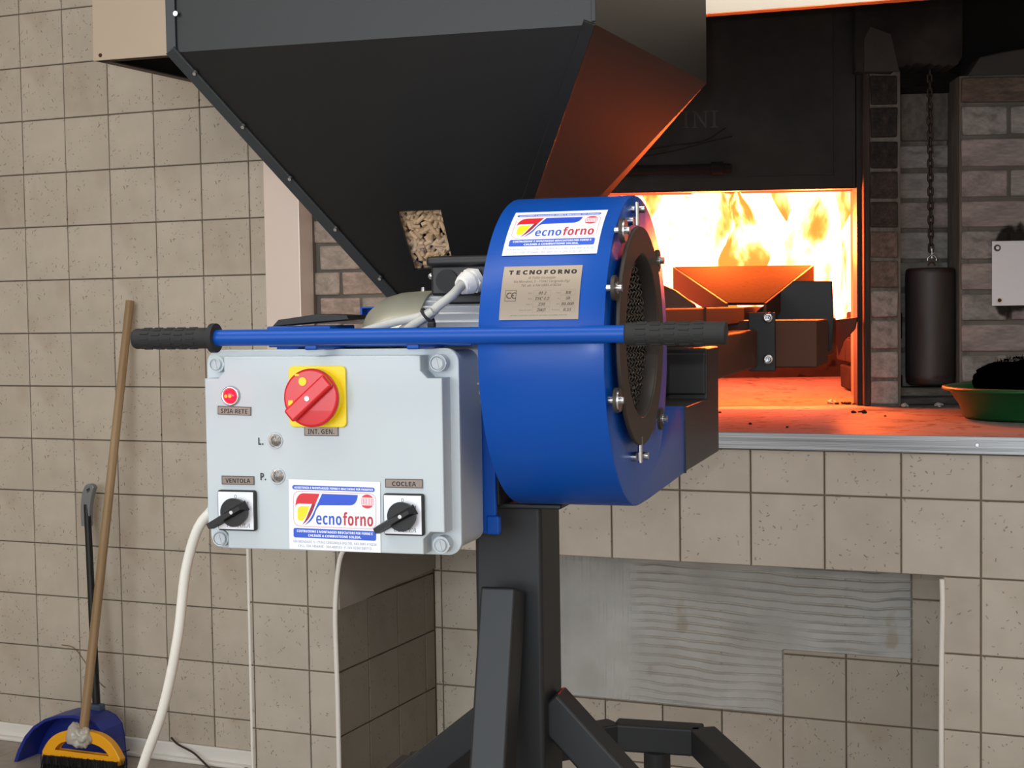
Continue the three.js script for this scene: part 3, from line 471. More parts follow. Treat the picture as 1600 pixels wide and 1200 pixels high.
const bandMat = (t) => std({ map: canvasTex(256, 64, (x, w, h) => { x.fillStyle = '#83766d'; x.fillRect(0, 0, w, h); x.strokeStyle = '#4a423d'; x.lineWidth = 5; x.strokeRect(3, 3, w - 6, h - 6); x.fillStyle = '#17130f'; x.font = 'bold 44px sans-serif'; x.textAlign = 'center'; x.textBaseline = 'middle'; x.fillText(t, w / 2, h / 2 + 3, w - 24); }), roughness: 0.35, metalness: 0.4 });
const printMat = (t, w0 = 64) => std({ transparent: true, map: canvasTex(w0, 64, (x, w, h) => { x.clearRect(0, 0, w, h); x.fillStyle = '#1a1a1a'; x.font = 'bold 60px sans-serif'; x.textAlign = 'center'; x.textBaseline = 'middle'; x.fillText(t, w / 2, h / 2 + 2, w); }), roughness: 0.45 });

// --- stand
const stand = part('post', merge([RB(0.101, 0.187, FL + 0.012, 0.945, -0.292, -0.2, 0.006), RB(0.07, 0.22, 0.943, 0.949, -0.32, -0.17, 0.002, 1)]), M.anthracite);
function bar(a, b, w, d, up = V(0, 0, 1)) {   // a square tube from a to b
  const A = V(...a), Bv = V(...b), L = A.distanceTo(Bv), y = Bv.clone().sub(A).normalize(), z = up.clone().addScaledVector(y, -up.dot(y)).normalize(), x = new THREE.Vector3().crossVectors(y, z);
  return new RoundedBoxGeometry(w, L, d, 2, 0.004).applyMatrix4(new THREE.Matrix4().makeBasis(x, y, z).setPosition(A.clone().add(Bv).multiplyScalar(0.5)));
}
part('brace', merge([bar([0.146, 0.845, -0.172], [0.146, 0.47, -0.072], 0.044, 0.05)]), M.anthracite);
part('brace', bar([0.11, 0.672, -0.27], [-0.14, 0.47, -0.31], 0.042, 0.042), M.anthracite);
part('brace', bar([0.18, 0.69, -0.245], [0.40, 0.46, -0.25], 0.046, 0.046), M.anthracite);
const ringPts = [[0.128, -0.86], [0.273, -0.86], [0.40, -0.6], [0.42, -0.2], [0.26, -0.04], [0.03, -0.04], [-0.13, -0.2], [-0.13, -0.6]];
const ring = part('base_ring', merge(ringPts.map((p, k) => { const q = ringPts[(k + 1) % 8]; return bar([p[0], 0.476, p[1]], [q[0], 0.476, q[1]], 0.045, 0.045, V(0, 1, 0)); })), M.anthracite);
for (const [x, z] of [[0.2, -0.85], [0.41, -0.3], [-0.13, -0.4], [0.15, -0.05]]) { const lg = part('leg', cyl(0.022, 0.022, 0.46, 20), M.anthracite, burner, [x, 0.225, z]); part('foot', new THREE.LatheGeometry([[0, -0.04], [0.045, -0.04], [0.045, -0.03], [0.03, -0.015], [0, -0.012]].map((p) => new THREE.Vector2(...p)), 24), M.rubber, lg, [0, -0.23, 0]); }
part('post_bracket', RB(0.09, 0.15, 0.948, 1.032, -0.29, -0.15, 0.003, 1), M.anthracite);
// --- hopper: vertical collar, tapering body with a window, neck
{
  const FLt = [-0.304, 1.52, -0.2], FR = [0.262, 1.519, -0.2], BR = [0.304, 1.525, -0.768], BLt = [-0.33, 1.525, -0.768], y1 = 1.78;
  const fl = [-0.069, 1.188, -0.4], fr = [0.073, 1.187, -0.4], br = [0.073, 1.187, -0.475], bl = [-0.069, 1.188, -0.475];
  const up = (p) => [p[0], y1, p[2]], C = [0, 1.35, -0.45], inn = (p, k = 0.006) => { const d = V(C[0] - p[0], 0, C[2] - p[2]).normalize(); return [p[0] + d.x * k, p[1], p[2] + d.z * k]; };
  const wall = (a, b, c, d) => hull([a, b, c, d], [inn(a), inn(b), inn(c), inn(d)]);
  const hop = part('hopper', merge([wall(FLt, FR, up(FR), up(FLt)), wall(FR, BR, up(BR), up(FR)), wall(BR, BLt, up(BLt), up(BR)), wall(BLt, FLt, up(FLt), up(BLt)), wall(fr, br, BR, FR), wall(br, bl, BLt, BR), wall(bl, fl, FLt, BLt)]), M.hopper);
  // front slope with its window cut out: drawn in the slope's own plane
  const S = V(0, 0.332, 0.2).normalize(), N = V(0, -0.2, 0.332).normalize(), at = (p) => [p[0], V(p[0], p[1] - 1.188, p[2] + 0.4).dot(S)];
  const sh = new THREE.Shape([fl, fr, FR, FLt].map((p) => new THREE.Vector2(...at(p))));
  const wq = [[-0.039, 1.315, -0.324], [0.022, 1.315, -0.324], [0.024, 1.242, -0.368], [-0.033, 1.238, -0.370]].map((p) => new THREE.Vector2(...at(p)));
  sh.holes.push(new THREE.Path(wq));
  const basis = new THREE.Matrix4().makeBasis(V(1, 0, 0), S, N).setPosition(0, 1.188, -0.4);
  const onSlope = (g, out = 0) => g.applyMatrix4(basis.clone().multiply(new THREE.Matrix4().makeTranslation(0, 0, out)));
  part('front_slope', onSlope(new THREE.ExtrudeGeometry(sh, { depth: 0.004, bevelEnabled: false }), -0.004), M.hopper, hop);
  const ws = new THREE.Shape(wq); const pane = part('window_pane', onSlope(new THREE.ExtrudeGeometry(ws, { depth: 0.0015, bevelEnabled: false }), -0.0065), phys({ color: 0xffffff, transmission: 1, roughness: 0.02, thickness: 0 }), hop); tag(pane, 'clear pane over the pellets');
  // folded flanges with screws along both edges of the slope and up the collar
  const flg = (a, b, w, n) => { const A = new THREE.Vector2(...at(a)), Bq = new THREE.Vector2(...at(b)), d = Bq.clone().sub(A).normalize(), q = new THREE.Vector2(d.y, -d.x).multiplyScalar(w);
    const g = onSlope(new THREE.ExtrudeGeometry(new THREE.Shape([A, Bq, Bq.clone().add(q), A.clone().add(q)]), { depth: 0.0025, bevelEnabled: true, bevelSize: 0.001, bevelThickness: 0.001, bevelSegments: 1 }), 0.0005);
    part('folded_flange', g, n ? M.flange : M.hopper, hop);
    for (let k = 0; k < n; k++) { const p = A.clone().lerp(Bq, (k + 0.55) / n).addScaledVector(q, 1.02); part('screw', onSlope(new THREE.CylinderGeometry(0.0024, 0.0034, 0.004, 10).rotateX(Math.PI / 2).translate(p.x, p.y, 0.006)), M.zinc, hop); } };
  flg(fl, FLt, 0.0135, 5); flg(FR, fr, 0.0135, 0);
  part('folded_flange', merge([RB(FLt[0], FLt[0] + 0.0135, 1.52, y1, -0.1995, -0.196, 0.001, 1)]), M.flange, hop);
  part('screw', cylZ(0.0034, 0.0024, -0.196, -0.193, FLt[0] + 0.016, 1.568, 10), M.zinc, hop);
  part('seam', merge([RB(FR[0] - 0.004, FR[0] + 0.002, 1.522, y1, -0.2, -0.1955, 0.001, 1)]), M.anthracite, hop);
  part('lid', RB(-0.345, 0.29, y1, y1 + 0.012, -0.985, -0.185, 0.004), M.hopper, hop);
  part('neck', hull([[fl[0], 1.06, fl[2] - 0.004], [fr[0], 1.06, fr[2] - 0.004], fr, fl], [[bl[0], 1.06, bl[2]], [br[0], 1.06, br[2]], br, bl]), M.hopper, hop);
}
// the pellets that the window shows
{
  const r = rng(61), n = 440, g = new THREE.CylinderGeometry(0.003, 0.003, 0.0125, 9), pm = std({ roughness: 0.8 });
  const im = new THREE.InstancedMesh(g, pm, n); im.name = 'wood_pellets'; im.castShadow = im.receiveShadow = true; im.position.set(...MO.p); im.rotation.y = MO.r;
  im.userData = { kind: 'stuff', label: 'pale wood pellets behind the small hopper window', category: 'pellets' };
  const S = V(0, 0.332, 0.2).normalize(), N = V(0, -0.2, 0.332).normalize(), o = new THREE.Object3D(), c = new THREE.Color();
  for (let k = 0; k < n; k++) { const u = -0.052 + r() * 0.09, v = 0.03 + r() * 0.14, w = -0.0115 - Math.pow(r(), 1.6) * 0.016; o.position.set(u, 1.188 + S.y * v + N.y * w, -0.4 + S.z * v + N.z * w);
    const a = r() * 6.28; const dir = V(Math.cos(a), 0, 0).addScaledVector(S, Math.sin(a)).addScaledVector(N, (r() - 0.5) * 0.7).normalize(); o.quaternion.setFromUnitVectors(V(0, 1, 0), dir); o.scale.set(1, 0.6 + r() * 0.8, 1); o.updateMatrix(); im.setMatrixAt(k, o.matrix);
    const t = 0.75 + 0.35 * r(); im.setColorAt(k, c.setRGB(0.66 * t, 0.46 * t, 0.27 * t)); }
  scene.add(im);
}
// --- blower
{
  const cy = 1.132, cz = -0.17, Rr = 0.181, x0 = 0.176, x1 = 0.3165;
  // outline in (s = mz, y): round drum whose underside runs on into the outlet duct
  const out = [], N = 72; for (let k = 0; k <= N; k++) { const a = -Math.PI / 2 + k / N * Math.PI * 1.78; out.push([cz + Rr * Math.cos(a), cy + Rr * Math.sin(a)]); }
  out.push([cz - 0.165, 1.05], [-0.475, 1.047], [-0.475, 0.956], [cz - 0.05, 0.951]);
  const s = new THREE.Shape(out.map((p) => new THREE.Vector2(-p[0], p[1])));
  const g = new THREE.ExtrudeGeometry(s, { depth: x1 - x0 - 0.004, bevelEnabled: true, bevelSize: 0.002, bevelThickness: 0.002, bevelSegments: 2, bevelOffset: -0.002, curveSegments: 4 }).rotateY(Math.PI / 2).translate(x0 + 0.002, 0, 0);
  // bore for the inlet
  const { Brush, Evaluator, SUBTRACTION } = await import('three-bvh-csg');
  const ev = new Evaluator(); ev.attributes = ['position', 'normal', 'uv'];
  const A = new Brush(g), Bb = new Brush(cylX(0.0905, 0.0905, x1 - 0.09, x1 + 0.05, 1.15, -0.14, 64)); A.updateMatrixWorld(); Bb.updateMatrixWorld();
  const cut = ev.evaluate(A, Bb, SUBTRACTION).geometry;
  cut.deleteAttribute('normal'); const drum = part('blower_housing', toCreasedNormals(cut, 0.5), M.blue);
  part('weld_seam', merge([RB(x0 + 0.004, x1 - 0.004, 1.160, 1.1625, 0.0085, 0.0125, 0.001, 1)]), M.blue, drum);
  // inlet ring with lugs, screws, mesh and throat
  const iy = 1.15, iz = -0.14, ringS = new THREE.Shape(); ringS.absarc(0, 0, 0.124, 0, Math.PI * 2); const hole = new THREE.Path(); hole.absarc(0, 0, 0.094, 0, Math.PI * 2, true); ringS.holes.push(hole);
  const rg = new THREE.ExtrudeGeometry(ringS, { depth: 0.002, bevelEnabled: true, bevelSize: 0.0015, bevelThickness: 0.0015, bevelSegments: 2, curveSegments: 48 }).rotateY(Math.PI / 2).translate(x1 + 0.008, iy, iz);
  const lugs = [[-0.049, 1.267], [-0.247, 1.239], [-0.006, 1.204], [-0.01, 1.084], [-0.258, 1.046]];
  const lugG = lugs.map(([z, y]) => cylX(0.0135, 0.0135, x1 + 0.0065, x1 + 0.0105, y, z, 24));
  const flange = part('inlet_ring', merge([rg, ...lugG]), M.ringIron, drum); tag(flange, 'dark grey brown inlet ring');
  const throat = new THREE.LatheGeometry([[0.0952, 0.0115], [0.0935, 0.0115], [0.0905, 0.004], [0.0895, -0.004], [0.087, -0.06]].map((p) => new THREE.Vector2(...p)), 56).rotateZ(-Math.PI / 2).translate(x1, iy, iz);
  part('inlet_throat', throat, std({ color: 0x34312f, roughness: 0.5, metalness: 0.4, side: THREE.DoubleSide }), drum);
  // expanded metal guard at the bottom of the throat: raised diamond strands
  const wire = []; const gx = x1 - 0.004;
  for (let i = -10; i <= 10; i++) { const zz = i * 0.0086; const h = Math.sqrt(Math.max(0, 0.0885 ** 2 - zz * zz)); if (h < 0.01) continue; const pts = []; const nn = Math.max(4, Math.round(h / 0.0045)); for (let k = -nn; k <= nn; k++) pts.push(V(gx + (k % 2 ? 0.0016 : -0.0016), iy + k * h / nn, iz + zz + ((k + 100) % 4 < 2 ? 0.003 : -0.003) * (i % 2 ? 1 : -1))); wire.push(new THREE.TubeGeometry(new THREE.CatmullRomCurve3(pts), pts.length * 2, 0.0011, 4)); }
  const guard = part('guard_mesh', merge(wire), std({ color: 0x5f5c58, metalness: 0.95, roughness: 0.28 }), drum); guard.userData.kind = 'stuff';
  part('fan_wheel', merge([cylX(0.075, 0.075, x0 + 0.03, x0 + 0.034, iy, iz, 40), ...Array.from({ length: 28 }, (_, k) => { const a = k / 28 * 6.283; return box(0.05, 0.002, 0.02).rotateX(0.5).translate(x0 + 0.058, 0, 0.068).rotateX(a).translate(0, iy, iz); })]), M.blue, drum);
  for (const [k, [z, y]] of lugs.entries()) { const big = k === 0 || k === 3; const b = part('bolt', merge([cylX(0.0046, 0.0046, x1 + 0.0, x1 + 0.0165, y, z, 6), ...(big ? [cylX(0.0125, 0.0125, x1 + 0.0105, x1 + 0.0123, y, z, 24)] : [cylX(0.0065, 0.0065, x1 + 0.0105, x1 + 0.0117, y, z, 20)])]), M.zinc, drum); }
  for (const [z, y, h] of [[-0.124, 1.289, 0.026], [-0.128, 1.02, 0.03]]) part('clamp_pin', merge([cyl(0.0028, 0.0028, h, 12).translate(x1 + 0.009, y, z), cylX(0.0045, 0.0045, x1, x1 + 0.016, y + (y > 1.1 ? 0.006 : -0.008), z - 0.012, 12), cylX(0.0055, 0.0055, x1, x1 + 0.006, y - 0.008, z + 0.004, 6)]), M.zinc, drum);
  // sticker and name plate lying on the drum
  const wrap = (xa, xb, a0, a1, off, m, n) => { const G = new THREE.BufferGeometry(), pos = [], uv = [], idx = [], K = 14; for (const sft of [off, off - 0.0006]) for (let k = 0; k <= K; k++) for (let i = 0; i <= 1; i++) { const a = mix(a0, a1, k / K) * Math.PI / 180; pos.push(i ? xb : xa, cy + (Rr + sft) * Math.sin(a), cz + (Rr + sft) * Math.cos(a)); uv.push(i, k / K); }
    for (let k = 0; k < K; k++) { const p = k * 2; idx.push(p, p + 1, p + 3, p, p + 3, p + 2); } G.setAttribute('position', new THREE.Float32BufferAttribute(pos, 3)); G.setAttribute('uv', new THREE.Float32BufferAttribute(uv, 2)); G.setIndex(idx); G.computeVertexNormals(); return part(n, G, m, drum); };
  wrap(0.1945, 0.3015, 37.1, 61.6, 0.0009, stickerMat, 'company_sticker');
  wrap(0.2, 0.288, 12.5, 32.3, 0.0012, nameMat, 'name_plate');
  // outlet: dark transition box, raised block
  const duct = part('outlet_duct', merge([RB(x0, x1 + 0.001, 0.957, 1.046, -0.775, -0.476, 0.003), RB(x0 + 0.012, x1 + 0.0012, 1.04, 1.121, -0.775, -0.667, 0.003)]), M.black);
  part('joint_flange', RB(x0 - 0.001, x1 + 0.0015, 0.9555, 1.0475, -0.4785, -0.474, 0.0005, 1), M.black, duct);
  part('block_plate', RB(x0 + 0.035, x1 - 0.001, 1.052, 1.114, -0.6665, -0.660, 0.003), M.anthracite, duct);
}
// --- burner tubes, flange, head and feed tray
{
  const tb = part('feed_tube', merge([RB(0.212, 0.29, 1.06, 1.135, -1.47, -0.78, 0.005)]), M.iron);
  const up = part('air_channel', merge([RB(0.12, 0.252, 1.146, 1.1805, -1.56, -0.5, 0.003), RB(0.118, 0.2535, 1.145, 1.181, -1.07, -1.062, 0.001, 1)]), M.iron);
  const fp = part('flange_plate', RB(0.272, 0.325, 1.052, 1.169, -1.482, -1.468, 0.002, 1), M.anthracite);
  for (const [x, y] of [[0.312, 1.158], [0.312, 1.076]]) part('bolt', new THREE.LatheGeometry([[0, 0.006], [0.0042, 0.006], [0.0042, 0.010], [0.0085, 0.010], [0.0105, 0.006], [0.0105, 0]].map((p) => new THREE.Vector2(...p)), 20).rotateX(Math.PI / 2).translate(x, y, -1.468), M.zinc, fp);
  part('burner_head', RB(0.1, 0.406, 1.058, 1.152, -1.75, -1.484, 0.004), M.iron);
  const hw = [[0.2, 1.142], [0.225, 1.171], [0.307, 1.2385], [0.394, 1.236], [0.398, 1.139], [0.394, 1.08], [0.357, 1.041], [0.2, 1.05]];
  part('head_plate', poly(hw, 0.02, 0.002).translate(0, 0, -2.01), M.anthracite);
  part('head_box', merge([RB(0.05, 0.38, 1.06, 1.15, -2.3, -1.75, 0.004)]), M.iron);
  part('head_wing', poly([[0.36, 1.142], [0.43, 1.15], [0.424, 1.12], [0.396, 1.09], [0.383, 1.052], [0.376, 1.085], [0.345, 1.07]], 0.016, 0.002).translate(0, 0, -2.36), M.iron);
  // refractory feed tray, widening and rising into the fire, with its dark skirts
  const b0 = [0.177, 1.19, -1.85], b1 = [0.256, 1.189, -1.85], t0 = [-0.033, 1.286, -2.35], t1 = [0.316, 1.283, -2.35], dn = (p, k) => [p[0], p[1] - k, p[2]];
  part('feed_tray', hull([b0, b1, t1, t0], [dn(b0, 0.006), dn(b1, 0.006), dn(t1, 0.012), dn(t0, 0.012)]), M.trayStone);
  part('head_plate', poly([[-0.14, 1.237], [-0.005, 1.237], [0.03, 1.222], [0.075, 1.188], [0.1, 1.14], [-0.14, 1.14]], 0.02, 0.002).translate(0, 0, -2.01), M.iron);
  const out = (p, k) => [p[0] + k, p[1], p[2]];
  part('tray_skirt', hull([dn(b1, 0.001), out(dn(b1, 0.001), 0.006), out(dn(t1, 0.001), 0.006), dn(t1, 0.001)], [dn(b1, 0.042), out(dn(b1, 0.042), 0.006), out(dn(t1, 0.06), 0.006), dn(t1, 0.06)]), M.iron);
  part('tray_skirt', hull([out(dn(b0, 0.001), -0.006), dn(b0, 0.001), dn(t0, 0.001), out(dn(t0, 0.001), -0.006)], [out(dn(b0, 0.042), -0.006), dn(b0, 0.042), dn(t0, 0.06), out(dn(t0, 0.06), -0.006)]), M.iron);
  part('tray_support', RB(0.1, 0.22, 1.145, 1.18, -2.2, -1.8, 0.003), M.iron);
}
// --- motor
{
  const my = 1.122, mz = -0.185;
  const body = []; body.push(cylX(0.072, 0.072, 0.052, 0.176, my, mz, 48));
  for (let k = 0; k < 40; k++) { const a = k / 40 * 6.283; if (Math.abs(Math.sin(a)) > 0.97 && Math.sin(a) > 0) continue; body.push(RB(0.055, 0.172, 0.070, 0.0815, -0.0016, 0.0016, 0.0006, 1).rotateX(a).translate(0, my, mz)); }
  const mot = part('motor', merge(body), M.alu);
  part('fan_cowl', new THREE.LatheGeometry([[0, -0.022], [0.05, -0.022], [0.066, -0.016], [0.078, 0.0], [0.0835, 0.022], [0.085, 0.05], [0.085, 0.062], [0.083, 0.062]].map((p) => new THREE.Vector2(p[0], p[1])), 48).rotateZ(-Math.PI / 2).translate(0, my, mz), new THREE.MeshStandardMaterial({ color: 0xa9a897, metalness: 0.5, roughness: 0.32, side: THREE.DoubleSide }), mot);
  part('screw', cyl(0.003, 0.004, 0.005, 12).translate(0.046, my + 0.087, mz), M.zinc, mot);
  const tbx = part('terminal_box', merge([RB(0.075, 0.176, 1.2, 1.236, -0.245, -0.128, 0.004), RB(0.07, 0.177, 1.234, 1.247, -0.25, -0.123, 0.006), RB(0.09, 0.165, 1.19, 1.205, -0.23, -0.14, 0.003)]), M.blackPlastic);
  part('plug', cylZ(0.0135, 0.0135, -0.129, -0.1245, 0.096, 1.2175, 24), M.rubber, tbx);
  part('screw', new THREE.SphereGeometry(0.0042, 12, 8).translate(0.072, 1.224, -0.14), M.zinc, tbx);
  const glandDir = V(-0.45, -0.35, 1).normalize();
  const gl = merge([new THREE.CylinderGeometry(0.0155, 0.0155, 0.008, 6).translate(0, 0.004, 0), new THREE.CylinderGeometry(0.0135, 0.0135, 0.006, 24).translate(0, 0.010, 0), new THREE.CylinderGeometry(0.0115, 0.0145, 0.010, 8).translate(0, 0.018, 0), new THREE.TorusGeometry(0.008, 0.0026, 8, 20).rotateX(Math.PI / 2).translate(0, 0.023, 0)]);
  const gm = part('cable_gland', gl, M.white, tbx, [0.13, 1.2185, -0.128]); gm.quaternion.setFromUnitVectors(V(0, 1, 0), glandDir); tag(gm, 'white plastic cable gland');
  part('motor_cable', tube([[0.121, 1.212, -0.105], [0.116, 1.2, -0.085], [0.1, 1.186, -0.075], [0.09, 1.176, -0.075], [0.07, 1.168, -0.075], [0.05, 1.155, -0.08], [0.035, 1.142, -0.1]], 0.0055), M.cableGrey);
  part('motor_cable', tube([[0.1, 1.184, -0.078], [0.082, 1.1765, -0.072], [0.05, 1.170, -0.07], [0.015, 1.161, -0.075], [-0.02, 1.15, -0.085]], 0.005), M.cableGrey);
  part('motor_cable', tube([[0.098, 1.182, -0.068], [0.085, 1.173, -0.066], [0.066, 1.162, -0.07], [0.05, 1.15, -0.08]], 0.005), M.cableGrey);
  part('cable_tie', merge([new THREE.TorusGeometry(0.0098, 0.0019, 6, 24).rotateY(Math.PI / 2).rotateZ(0.7).translate(0.0905, 1.1765, -0.072), RB(0.094, 0.103, 1.163, 1.170, -0.066, -0.058, 0.002, 1)]), M.rubber);
}
// --- blue chassis: plate behind the box, motor shelf, rails, handle bar
{
  const ch = part('chassis', merge([RB(-0.115, 0.152, 0.918, 1.146, -0.135, -0.127, 0.002, 1), RB(-0.12, 0.174, 1.03, 1.042, -0.3, -0.13, 0.002, 1), RB(-0.1, 0.15, 1.1425, 1.1475, -0.135, -0.05, 0.001, 1), RB(0.14, 0.157, 0.917, 0.94, -0.134, -0.124, 0.003, 1), RB(-0.145, -0.06, 1.156, 1.166, -0.22, -0.14, 0.002, 1), RB(-0.13, -0.1, 1.04, 1.158, -0.2, -0.135, 0.002, 1)]), M.blue);
  part('channel', merge([RB(-0.085, 0.0, 1.1865, 1.189, -0.32, -0.3, 0.0008, 1), RB(-0.085, 0.0, 1.175, 1.1775, -0.32, -0.3, 0.0008, 1), B(-0.085, 0.0, 1.177, 1.187, -0.32, -0.318), RB(-0.085, -0.082, 1.175, 1.189, -0.32, -0.3, 0.0008, 1), RB(-0.03, -0.01, 1.03, 1.178, -0.318, -0.305, 0.002, 1)]), M.blue, ch);
  part('cover_plate', poly([[-0.146, 1.166], [-0.138, 1.174], [-0.085, 1.1805], [-0.046, 1.1785], [-0.043, 1.173], [-0.09, 1.170]], 0.06, 0.001).translate(0, 0, -0.22), M.blackPlastic, ch);
  const hb = part('handle_bar', cylX(0.0092, 0.0092, -0.13, 0.348, 1.1555, 0.03, 28), M.blue);
  part('bar_bracket', merge([RB(-0.02, -0.005, 1.141, 1.15, -0.06, 0.028, 0.002, 1), RB(0.1, 0.115, 1.141, 1.15, -0.06, 0.028, 0.002, 1), RB(0.2, 0.285, 1.1525, 1.1585, 0.005, 0.025, 0.002, 1)]), M.blue, hb);
  const grip = (x0, x1, collarAt) => { const L = x1 - x0, pr = [[0, 0], [0.0108, 0], [0.0116, 0.002], [0.0118, 0.005], [0.0112, 0.007], [0.0118, 0.009], [0.0118, L * 0.9], [0.0112, L * 0.93], [0.0118, L * 0.95], [0.012, L * 0.985], [0.0112, L], [0, L]];
    const list = [new THREE.LatheGeometry(pr.map((p) => new THREE.Vector2(...p)), 28).rotateZ(-Math.PI / 2).translate(x0, 1.1555, 0.03)];
    for (let a = 0; a < 12; a++) for (let k = 0; k < 5; k++) list.push(RB(0.012 + k * (L - 0.03) / 5, 0.012 + (k + 0.72) * (L - 0.03) / 5, 0.0113, 0.0126, -0.0011, 0.0011, 0.0004, 1).rotateX(a / 12 * 6.283 + (k % 2) * 0.12).translate(x0, 1.1555, 0.03));
    if (collarAt !== undefined) list.push(cylX(0.0165, 0.0165, collarAt - 0.003, collarAt + 0.003, 1.1555, 0.03, 28));
    return part('grip', merge(list), M.rubber, hb); };
  tag(grip(-0.2285, -0.127, -0.1285), 'black ribbed rubber grip'); tag(grip(0.344, 0.449), 'black ribbed rubber grip');
}
// --- control box
{
  const rr = (x0, x1, y0, y1, r) => { const s = new THREE.Shape(); s.moveTo(x0 + r, y0); s.lineTo(x1 - r, y0); s.absarc(x1 - r, y0 + r, r, -Math.PI / 2, 0); s.lineTo(x1, y1 - r); s.absarc(x1 - r, y1 - r, r, 0, Math.PI / 2); s.lineTo(x0 + r, y1); s.absarc(x0 + r, y1 - r, r, Math.PI / 2, Math.PI); s.lineTo(x0, y0 + r); s.absarc(x0 + r, y0 + r, r, Math.PI, Math.PI * 1.5); return s; };
  const ext = (s, z0, z1, b = 0.001) => new THREE.ExtrudeGeometry(s, { depth: z1 - z0 - 2 * b, bevelEnabled: true, bevelSize: b, bevelThickness: b, bevelOffset: -b, bevelSegments: 2, curveSegments: 8 }).translate(0, 0, z0 + b);
  // case: walls tapering a little to the back; lip; lid with notched corners
  const cb = part('control_box', merge([ext(rr(-0.166, 0.1375, 0.911, 1.137, 0.014), -0.126, -0.03, 0.004), ext(rr(-0.169, 0.1415, 0.908, 1.1405, 0.016), -0.036, -0.028, 0.0012)]), M.greyPlastic);
  const L = -0.158, R = 0.131, b = 0.9125, t = 1.1335, n = 0.025, r = 0.008, s = new THREE.Shape();
  const corner = (cx, cy, sx, sy, first) => { // notch with a rounded inner corner
    const p = [[cx - sx * n, cy], [cx - sx * n, cy - sy * (n - r)], [cx - sx * (n - r), cy - sy * n], [cx, cy - sy * n]]; return first ? p : p.reverse(); };
  const P = [...corner(L, t, -1, 1, false), ...corner(R, t, 1, 1, true), ...corner(R, b, 1, -1, false), ...corner(L, b, -1, -1, true)];
  // order: start at left edge below the upper-left notch
  const seq = [[L, t - n], [L + n - r, t - n], [L + n, t - n + r], [L + n, t], [R - n, t], [R - n, t - n + r], [R - n + r, t - n], [R, t - n], [R, b + n], [R - n + r, b + n], [R - n, b + n - r], [R - n, b], [L + n, b], [L + n, b + n - r], [L + n - r, b + n], [L, b + n]];
  const lid = part('lid', new THREE.ExtrudeGeometry(new THREE.Shape(seq.map((p) => new THREE.Vector2(...p))), { depth: 0.0265, bevelEnabled: true, bevelSize: 0.0015, bevelThickness: 0.0015, bevelOffset: -0.0015, bevelSegments: 3 }).translate(0, 0, -0.0282), M.greyPlastic, cb);
  for (const [sx, sy] of [[L + 0.009, t - 0.009], [R - 0.009, t - 0.009], [L + 0.009, b + 0.009], [R - 0.009, b + 0.009]]) {
    const w = new THREE.Shape(); w.absarc(sx, sy, 0.0115, 0, 6.2832); const h = new THREE.Path(); h.absarc(sx, sy, 0.0072, 0, 6.2832, true); w.holes.push(h);
    part('screw_boss', merge([ext(w, -0.03, -0.009, 0.001), cylZ(0.0098, 0.0098, -0.03, -0.013, sx, sy, 24)]), M.greyPlastic, cb);
    part('lid_screw', merge([cylZ(0.0066, 0.0068, -0.014, -0.0105, sx, sy, 24), box(0.0022, 0.0105, 0.0012).rotateZ(0.25).translate(sx, sy, -0.0102)]), M.greyPlasticDark, cb);
  }
  part('cable_gland', cylX(0.017, 0.017, -0.18, -0.165, 1.052, -0.07, 24), M.greyPlastic, cb);
  part('cable_gland', cylX(0.011, 0.012, -0.186, -0.165, 0.949, -0.065, 20), M.greyPlastic, cb);
  // main switch
  part('switch_plate', ext(rr(-0.0505, 0.0185, 1.0535, 1.1225, 0.006), 0.0002, 0.004, 0.001), M.yellow, cb);
  const kx = -0.0165, ky = 1.0875, kz = 0.0045;
  part('switch_collar', cylZ(0.0315, 0.0325, kz - 0.002, kz + 0.014, kx, ky, 48), M.yellow, cb);
  const knob = new THREE.LatheGeometry([[0, 0.0225], [0.0295, 0.0225], [0.0322, 0.0212], [0.0328, 0.019], [0.0328, 0.0165], [0, 0.0165]].map((p) => new THREE.Vector2(...p)), 56).rotateX(Math.PI / 2).translate(kx, ky, 0);
  const grip = [RB(-0.0085, 0.0085, -0.0315, 0.0315, 0, 0.0095, 0.003)].map((g) => g.rotateZ(-0.86).translate(kx, ky, 0.0215));
  const kn = part('switch_knob', merge([knob, ...grip]), M.red, cb); tag(kn, 'red rotary main switch knob');
  part('switch_mark', merge([cylZ(0.0048, 0.0048, 0.022, 0.0232, kx - 0.0085, ky + 0.0185, 18), RB(kx - 0.0265, kx - 0.0205, ky - 0.0085, ky - 0.0025, 0.022, 0.0234, 0.0006, 1), RB(kx - 0.018, kx - 0.0125, ky + 0.0245, ky + 0.027, 0.022, 0.023, 0.0006, 1)]), M.yellow, cb);
  part('switch_screw', cylZ(0.0028, 0.0028, 0.03, 0.0318, kx, ky, 12), M.zinc, cb);
  // pilot lamp
  part('lamp_bezel', new THREE.TorusGeometry(0.0098, 0.0017, 8, 28).translate(-0.1245, 1.0885, 0.002), M.zinc, cb);
  const lensM = phys({ color: 0xe01030, roughness: 0.15, emissive: new THREE.Color(1, 0.02, 0.06), emissiveIntensity: 0.75 });
  const lens = part('lamp_lens', new THREE.SphereGeometry(0.0092, 20, 12, 0, 6.2832, 0, Math.PI / 2).rotateX(Math.PI / 2).scale(1, 1, 0.7).translate(-0.1245, 1.0885, 0.001), lensM, cb); tag(lens, 'glowing red pilot lamp');
  part('lamp_filament', merge([new THREE.SphereGeometry(0.0019, 10, 8).translate(-0.1275, 1.0885, 0.0072), new THREE.SphereGeometry(0.0019, 10, 8).translate(-0.1225, 1.0885, 0.0075)]), std({ color: 0x301000, emissive: new THREE.Color(1, 0.28, 0.02), emissiveIntensity: 2.2 }), cb);
